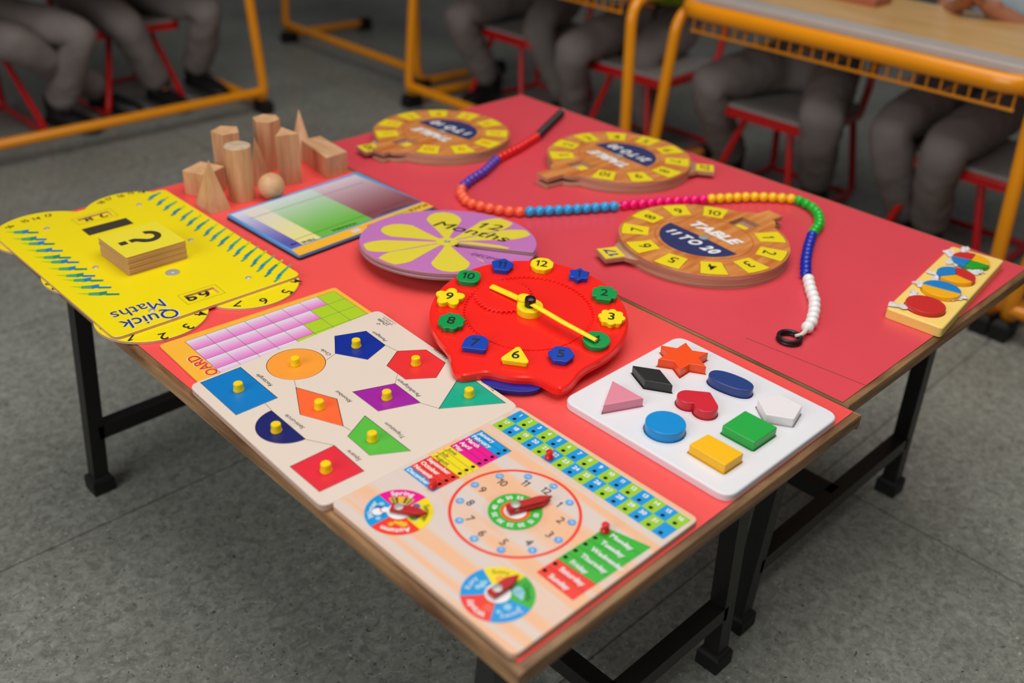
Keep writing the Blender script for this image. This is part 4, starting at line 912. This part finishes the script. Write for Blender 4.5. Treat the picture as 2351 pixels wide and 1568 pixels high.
# ------------------------------------------------------------------ classroom desks
DTOP = wood('desk_top_laminate', (206, 158, 96), (224, 180, 118), (3, 14, 14), 0.4, (0.3, 0.7), fine=0.15)
DGREY = mat('desk_grey_edge', (182, 172, 166), 0.5, var=0.05)
DL = 1.03
def bend(path, r, n=5):
    "round the corners of a polyline"
    P_ = [Vector(p) for p in path]; out = [P_[0]]
    for a, b, c in zip(P_, P_[1:], P_[2:]):
        d1, d2 = (a-b), (c-b); t = min(r, d1.length*0.48, d2.length*0.48); s, e = b+d1.normalized()*t, b+d2.normalized()*t
        for i in range(n+1): f = i/n; out.append(s*(1-f)**2+b*2*f*(1-f)+e*f*f)
    return out+[P_[-1]]
def make_desk(label, loc, rz):
    t = thing('classroom_desk', label, 'desk', (loc[0], loc[1], 0), 'yellow framed classroom desks'); t.rotation_euler = (0, 0, rz); t.scale = (1, 1, 1.036)
    m = MB(); m.prism(rounded([(0.035, 0.012), (DL-0.035, 0.012), (DL-0.035, 0.50), (0.035, 0.50)], 0.03), 0.604, 0.622, DGREY, DGREY, 0.004)
    m.flat([(0.035, 0.085), (DL-0.035, 0.085), (DL-0.035, 0.488), (0.035, 0.488)], 0.6223, DTOP); m.build('desk_top', t, local=True)
    m = MB(); m.tube(bend([(0.02, 0.48, 0.585), (0.02, -0.008, 0.585), (DL-0.02, -0.008, 0.585), (DL-0.02, 0.48, 0.585)], 0.09, 8), (0.0225, 0.018), YPAINT, 16); m.build('top_rail', t, local=True)
    for s in (0, 1):
        def X(x): return x if s == 0 else DL-x
        m = MB(); m.tube(bend([(X(0.014), 0.44, 0.572), (X(0.012), 0.01, 0.572), (X(-0.028), 0.0, 0.036), (X(-0.028), 0.44, 0.032)], 0.075, 7), 0.0175, YPAINT, 16); f = m.build('side_frame', t, local=True)
        m = MB(); m.prism([(X(-0.028)-0.022, -0.018), (X(-0.028)+0.022, -0.018), (X(-0.028)+0.022, 0.055), (X(-0.028)-0.022, 0.055)], 0.0, 0.05, RUBBER, RUBBER, 0.012); m.build('foot_cap', f, local=True)
        m = MB(); m.prism([(X(-0.028)-0.022, 0.42), (X(-0.028)+0.022, 0.42), (X(-0.028)+0.022, 0.485), (X(-0.028)-0.022, 0.485)], 0.0, 0.055, RUBBER, RUBBER, 0.012); m.build('foot_cap', f, local=True)
    m = MB(); m.tube([(-0.02, 0.002, 0.082), (DL+0.02, 0.002, 0.082)], 0.0165, YPAINT, 16); m.build('floor_bar', t, local=True)
    m = MB(); z0, z1 = 0.524, 0.566
    for k in range(27): x = 0.06+k*(DL-0.12)/26; m.tube([(x, 0.02, z1), (x, 0.02, z0)]+([(x, 0.34, z0-0.004)] if k % 3 == 0 else []), 0.0030, YPAINT, 6)
    m.tube([(0.055, 0.02, z0), (DL-0.055, 0.02, z0)], 0.0042, YPAINT, 8); m.tube([(0.055, 0.02, z1), (DL-0.055, 0.02, z1)], 0.0042, YPAINT, 8)
    for y in (0.18, 0.34): m.tube([(0.055, y, z0-0.002), (DL-0.055, y, z0-0.002)], 0.003, YPAINT, 6)
    m.build('wire_basket', t, local=True); return t
d0 = make_desk('yellow framed desk with wire basket and wooden top at upper right', (1.93, 1.325), -PI/2)
copy_thing(d0, (1.93, 2.505, 0), 'yellow framed desk behind far corner of crimson table, second from right', rotz=-PI/2)
copy_thing(d0, (2.09, 3.60, 0), 'yellow framed desk farthest back at top centre, floor bar and feet showing', rotz=-PI/2).scale = (0.88, 1, 1.036)
copy_thing(d0, (1.93, 0.190, 0), 'yellow framed desk at right edge, leg and floor bar beyond fraction board', rotz=-PI/2)
copy_thing(d0, (0.40, 2.792, 0), 'yellow framed desk at upper left with long bar near floor', rotz=0.0)
# a box lying on the near desk
b0 = at(1800, 8, 0.628); m = MB(); bx = mat('red_brown_box', (168, 96, 66), 0.5); m.prism([(2.225, 0.87), (2.225, 1.17), (2.32, 1.17), (2.32, 0.87)], 0.6455, 0.668, bx, bx, 0.003)
tag(m.build('pencil_box'), 'reddish brown flat box lying on wooden desk top at upper right', 'box')

# ------------------------------------------------------------------ red chairs
PAD = mat('grey_seat_pad', (150, 144, 140), 0.6)
def make_chair(label, loc, rz):
    t = thing('red_chair', label, 'chair', (loc[0], loc[1], 0), 'red classroom chairs'); t.rotation_euler = (0, 0, rz)
    m = MB(); p = rounded([(-0.18, 0), (0.18, 0), (0.165, 0.35), (-0.165, 0.35)], 0.04); m.prism(p, 0.284, 0.310, REDPAINT, REDPAINT, 0.006); m.build('seat', t, local=True)
    m = MB(); m.prism(inset(p, 0.008), 0.3102, 0.320, PAD, PAD, 0.004); m.build('seat_pad', t, local=True)
    for s in (-1, 1):
        m = MB(); m.tube(bend([(s*0.075, 0.06, 0.286), (s*0.150, 0.0, 0.016), (s*0.150, 0.40, 0.016), (s*0.13, 0.33, 0.286)], 0.04, 5), 0.011, REDPAINT, 12); m.build('leg_frame', t, local=True)
        m = MB(); m.tube([(s*0.155, 0.315, 0.29), (s*0.152, 0.345, 0.36), (s*0.148, 0.385, 0.62)], 0.0125, REDPAINT, 12); m.build('back_post', t, local=True)
    m = MB(); q = [(-0.17+0.034*i, 0.372+0.03*(1-((i-5)/5)**2)) for i in range(11)]
    vs = [(x, y+o_, z) for o_ in (0, 0.010) for z in (0.47, 0.61) for x, y in q]; n = 11; fs = []
    for i in range(n-1): fs += [(i, i+1, n+i+1, n+i), (2*n+i+1, 2*n+i, 3*n+i, 3*n+i+1), (n+i, n+i+1, 3*n+i+1, 3*n+i), (i+1, i, 2*n+i, 2*n+i+1)]
    fs += [(0, n, 3*n, 2*n), (n-1, 3*n-1, 4*n-1, 2*n-1)]
    m.add(vs, fs, REDPAINT); m.build('backrest', t, local=True)
    m = MB(); m.tube([(-0.150, 0.385, 0.016), (0.150, 0.385, 0.016)], 0.010, REDPAINT, 10); m.build('floor_bar', t, local=True); return t
c0 = make_chair('red chair with grey seat under the child with spread knees at right', (2.09, 1.085), -PI/2)
copy_thing(c0, (2.14, 0.53, 0), 'red chair under the child at right edge behind slanting desk leg', rotz=-PI/2)
copy_thing(c0, (2.13, 1.66, 0), 'red chair behind the two curved yellow legs', rotz=-PI/2)
copy_thing(c0, (2.14, 2.27, 0), 'red chair under the child behind far corner of crimson table', rotz=-PI/2)
copy_thing(c0, (0.575, 2.99, 0), 'red chair cut by the left edge of picture', rotz=0.0)
copy_thing(c0, (1.12, 3.06, 0), 'red chair behind left desk under the second child', rotz=0.0)

# ------------------------------------------------------------------ seated children
GREY = mat('grey_school_trousers', (128, 119, 115), 0.85, spec=0.2, var=0.14, vscale=16, bump=0.5, bscale=26)
SHIRT = mat('pale_school_shirt', (176, 190, 196), 0.8, spec=0.2, var=0.06, bump=0.3, bscale=30)
SKIN = mat('brown_skin', (166, 108, 78), 0.55, var=0.06, vscale=40); SHOE = mat('black_shoe_leather', (16, 15, 15), 0.4); HAIR = mat('black_hair', (20, 16, 14), 0.6, bump=0.4, bscale=120)
EYEW = mat('eye_white', (232, 228, 222), 0.3); LIPM = mat('lip_brown', (140, 74, 62), 0.5)
CREASE = bpy.data.textures.new('creases', 'CLOUDS'); CREASE.noise_scale = 0.10; CREASE.noise_depth = 2
def skin(name, nodes, edges, parent, mt, sub=2):
    me = bpy.data.meshes.new(name); me.from_pydata([tuple(n_[0]) for n_ in nodes], edges, []); me.materials.append(mt)
    o = bpy.data.objects.new(name, me); COL.objects.link(o); o.parent = parent
    s = o.modifiers.new('skin', 'SKIN'); s.use_smooth_shade = True
    if not me.skin_vertices: return o
    for i, n_ in enumerate(nodes):
        r = n_[1]; r = r if isinstance(r, tuple) else (r, r); me.skin_vertices[0].data[i].radius = r; me.skin_vertices[0].data[i].use_root = (i == 0)
    u = o.modifiers.new('smooth', 'SUBSURF'); u.levels = sub; u.render_levels = sub
    return o
def child(label, hip, knees, ankles, face, hands, belt=None, bcol=None, lean=0.06):
    f = Vector((face[0], face[1], 0)).normalized(); s = Vector((-f.y, f.x, 0)); hz = 0.405
    t = thing('person', label, 'person', (hip[0], hip[1], 0)); O = Vector((hip[0], hip[1], 0))
    hp = Vector((0, 0, hz)); K = [Vector(k)-O for k in knees]; A = [Vector(a)-O for a in ankles]; Hn = [Vector(h)-O for h in hands]
    if (K[0]-K[1]).dot(s) < 0: K.reverse(); A.reverse()
    if (Hn[0]-Hn[1]).dot(s) < 0: Hn.reverse()
    wa = hp-f*0.01+Vector((0, 0, 0.14)); ch = wa+f*lean*0.4+Vector((0, 0, 0.16)); nk = ch+f*lean*0.3+Vector((0, 0, 0.13)); hd = nk+f*0.035+Vector((0, 0, 0.12)); tp = hd+Vector((0, 0, 0.075))
    nodes = [(hp, 0.085), (wa, (0.085, 0.07)), (ch, (0.10, 0.075)), (nk, 0.040), (hd, (0.068, 0.078)), (tp, 0.045)]; edges = [(0, 1), (1, 2), (2, 3), (3, 4), (4, 5)]
    def addn(p, r, e): nodes.append((p, r)); edges.append((e, len(nodes)-1)); return len(nodes)-1
    for i, sg in enumerate((1, -1)):
        h_ = addn(hp+s*sg*0.085, 0.065, 0); k_ = addn(K[i], 0.045, h_); a_ = addn(A[i], 0.030, k_); addn(A[i]+f*0.06-Vector((0, 0, 0.050)), 0.020, a_)
        sh = addn(ch+s*sg*0.135+Vector((0, 0, 0.05)), 0.045, 2)
        el = ch+s*sg*0.19+f*0.05-Vector((0, 0, 0.13)); el = el.lerp(Hn[i], 0.18); e_ = addn(el, 0.032, sh)
        dr = (Hn[i]-el).normalized(); wr = Hn[i]-dr*0.03; w_ = addn(wr, 0.023, e_); pm = addn(Hn[i]+dr*0.025, (0.026, 0.016), w_)
        cr = dr.cross(Vector((0, 0, 1))).normalized()
        for j, (o_, ln) in enumerate(((-0.024, 0.050), (-0.008, 0.058), (0.008, 0.054), (0.024, 0.044))):
            b_ = addn(Hn[i]+dr*0.052+cr*o_, 0.0088, pm); c_ = addn(Hn[i]+dr*(0.052+ln*0.5)+cr*o_*1.1+Vector((0, 0, 0.004)), 0.0082, b_); addn(Hn[i]+dr*(0.052+ln*0.85)+cr*o_*1.05-Vector((0, 0, 0.012)), 0.007, c_)
        tb = addn(Hn[i]+dr*0.012-cr*sg*(-0.034), 0.0095, pm); addn(Hn[i]+dr*0.045-cr*sg*(-0.050), 0.008, tb)
    skin('body', nodes, edges, t, SKIN)
    # trousers
    n2 = [(hp+Vector((0, 0, 0.0)), (0.105, 0.098))]; e2 = []
    def ad2(p, r, e): n2.append((p, r)); e2.append((e, len(n2)-1)); return len(n2)-1
    ad2(hp+Vector((0, 0, 0.085)), (0.108, 0.090), 0)
    for i, sg in enumerate((1, -1)):
        hq = hp+s*sg*0.082+f*0.03; h_ = ad2(hq, 0.082, 0); m_ = ad2(hq.lerp(K[i], 0.55)+Vector((0, 0, 0.004)), 0.076, h_); k_ = ad2(K[i], 0.066, m_); kk = ad2(K[i].lerp(A[i], 0.22)-f*0.004, 0.064, k_)
        sm = ad2(K[i].lerp(A[i], 0.6), 0.059, kk); ad2(A[i]+Vector((0, 0, 0.0)), 0.056, sm)
    tr = skin('trousers', n2, e2, t, GREY, 3); dm = tr.modifiers.new('creases', 'DISPLACE'); dm.texture = CREASE; dm.strength = 0.020; dm.mid_level = 0.5; dm.texture_coords = 'GLOBAL'
    # shirt
    n3 = [(hp+Vector((0, 0, 0.10)), (0.104, 0.088)), (wa+Vector((0, 0, 0.03)), (0.108, 0.088)), (ch, (0.118, 0.090)), (nk-Vector((0, 0, 0.045)), 0.062)]; e3 = [(0, 1), (1, 2), (2, 3)]
    for i, sg in enumerate((1, -1)):
        n3.append((ch+s*sg*0.135+Vector((0, 0, 0.045)), 0.060)); e3.append((2, len(n3)-1)); el = ch+s*sg*0.19+f*0.05-Vector((0, 0, 0.13)); el = el.lerp(Hn[i], 0.18)
        n3.append(((ch+s*sg*0.135+Vector((0, 0, 0.045))).lerp(el, 0.75), 0.050)); e3.append((len(n3)-2, len(n3)-1))
    skin('shirt', n3, e3, t, SHIRT)
    for i in (0, 1):
        m = MB(); a = A[i]; z = max(0.0, a.z-0.085)
        m.tube([a-f*0.045+Vector((0, 0, -0.055)), a-f*0.02+Vector((0, 0, -0.040)), a+f*0.05+Vector((0, 0, -0.046)), a+f*0.115+Vector((0, 0, -0.058)), a+f*0.150+Vector((0, 0, -0.064))], [(0.018, 0.026), (0.036, 0.040), (0.036, 0.042), (0.024, 0.040), (0.010, 0.022)], SHOE, 16)
        m.tube([a+Vector((0, 0, 0.04)), a-Vector((0, 0, 0.05))], [0.044, 0.042], SHOE, 16); m.build('shoe', t, local=True)
    if belt:
        m = MB(); bm = mat('belt_'+belt, bcol, 0.5); vs = []; n = 36
        for zz in (0.0, 0.034):
            for k in range(n): a = 2*PI*k/n; q = hp+Vector((0, 0, 0.088+zz))+s*0.122*cos(a)+f*0.108*sin(a); vs.append(q)
        m.add(vs, [(k, (k+1) % n, n+(k+1) % n, n+k) for k in range(n)], bm); b_ = m.build('belt', t, local=True); sd = b_.modifiers.new('thick', 'SOLIDIFY'); sd.thickness = 0.006
    # head details
    m = MB(); m.sphere(hd+Vector((0, 0, 0.028))-f*0.018, 0.084, HAIR, 24, 14); m.build('hair', t, local=True)
    m = MB(); fr = hd+f*0.078
    for sg in (1, -1): m.sphere(hd+f*0.070+s*sg*0.028+Vector((0, 0, 0.004)), 0.011, EYEW, 12, 8); m.sphere(hd+f*0.078+s*sg*0.028+Vector((0, 0, 0.004)), 0.0058, HAIR, 10, 6)
    m.build('eyes', t, local=True)
    m = MB(); m.tube([fr+Vector((0, 0, 0.006)), fr+f*0.012-Vector((0, 0, 0.018)), fr+f*0.008-Vector((0, 0, 0.026))], [0.005, 0.010, 0.006], SKIN, 10)
    for sg in (1, -1): m.tube([hd+s*sg*0.070-f*0.01+Vector((0, 0, 0.012)), hd+s*sg*0.080-f*0.018, hd+s*sg*0.070-f*0.012-Vector((0, 0, 0.02))], [(0.006, 0.004), (0.014, 0.006), (0.006, 0.004)], SKIN, 10)
    m.build('nose_and_ears', t, local=True)
    m = MB(); m.tube([fr-Vector((0, 0, 0.044))-f*0.012+s*0.022, fr-Vector((0, 0, 0.045)), fr-Vector((0, 0, 0.044))-f*0.012-s*0.022], [0.003, 0.006, 0.003], LIPM, 8); m.build('mouth', t, local=True)
    return t
child('seated child in grey trousers with knees spread wide, yellow belt, behind wire basket', (2.40, 1.10), [(2.05, 1.26, 0.372), (2.07, 0.88, 0.362)], [(2.27, 1.27, 0.085), (2.28, 0.96, 0.085)], (-1, -0.05), [(2.42, 1.24, 0.685), (2.42, 0.98, 0.685)], 'yellow', (208, 178, 40))
child('seated child in grey trousers, knees together, clasped hands on desk edge at right', (2.56, 0.62), [(2.08, 0.69, 0.378), (2.08, 0.535, 0.370)], [(2.26, 0.655, 0.085), (2.25, 0.575, 0.085)], (-1, 0.0), [(2.36, 0.695, 0.672), (2.37, 0.61, 0.672)], 'maroon', (120, 30, 80))
child('seated child in grey trousers and lime green belt behind two curved yellow legs', (2.46, 1.72), [(2.03, 1.80, 0.365), (2.20, 1.64, 0.355)], [(2.20, 1.90, 0.085), (2.30, 1.63, 0.085)], (-1, -0.05), [(2.44, 1.82, 0.685), (2.44, 1.60, 0.685)], 'lime', (150, 200, 20))
child('seated child in grey trousers farthest back, red seat edge beside the knee', (2.48, 2.30), [(2.03, 2.37, 0.365), (2.18, 2.11, 0.355)], [(2.24, 2.40, 0.085), (2.32, 2.06, 0.085)], (-1, -0.05), [(2.44, 2.40, 0.685), (2.44, 2.16, 0.685)])
child('seated child in grey trousers at the left edge, knee bent over red chair', (0.46, 3.22), [(0.87, 2.90, 0.36), (0.66, 2.92, 0.35)], [(0.80, 3.06, 0.085), (1.00, 3.16, 0.085)], (0.55, -0.83), [(0.52, 3.26, 0.685), (0.72, 3.26, 0.685)])
child('seated child in grey trousers and yellow belt behind left desk bar', (1.08, 3.42), [(1.36, 2.96, 0.36), (1.06, 3.00, 0.34)], [(1.37, 3.14, 0.10), (1.19, 3.10, 0.085)], (0.25, -0.97), [(1.02, 3.31, 0.685), (1.22, 3.31, 0.685)], 'yellow', (208, 178, 40))
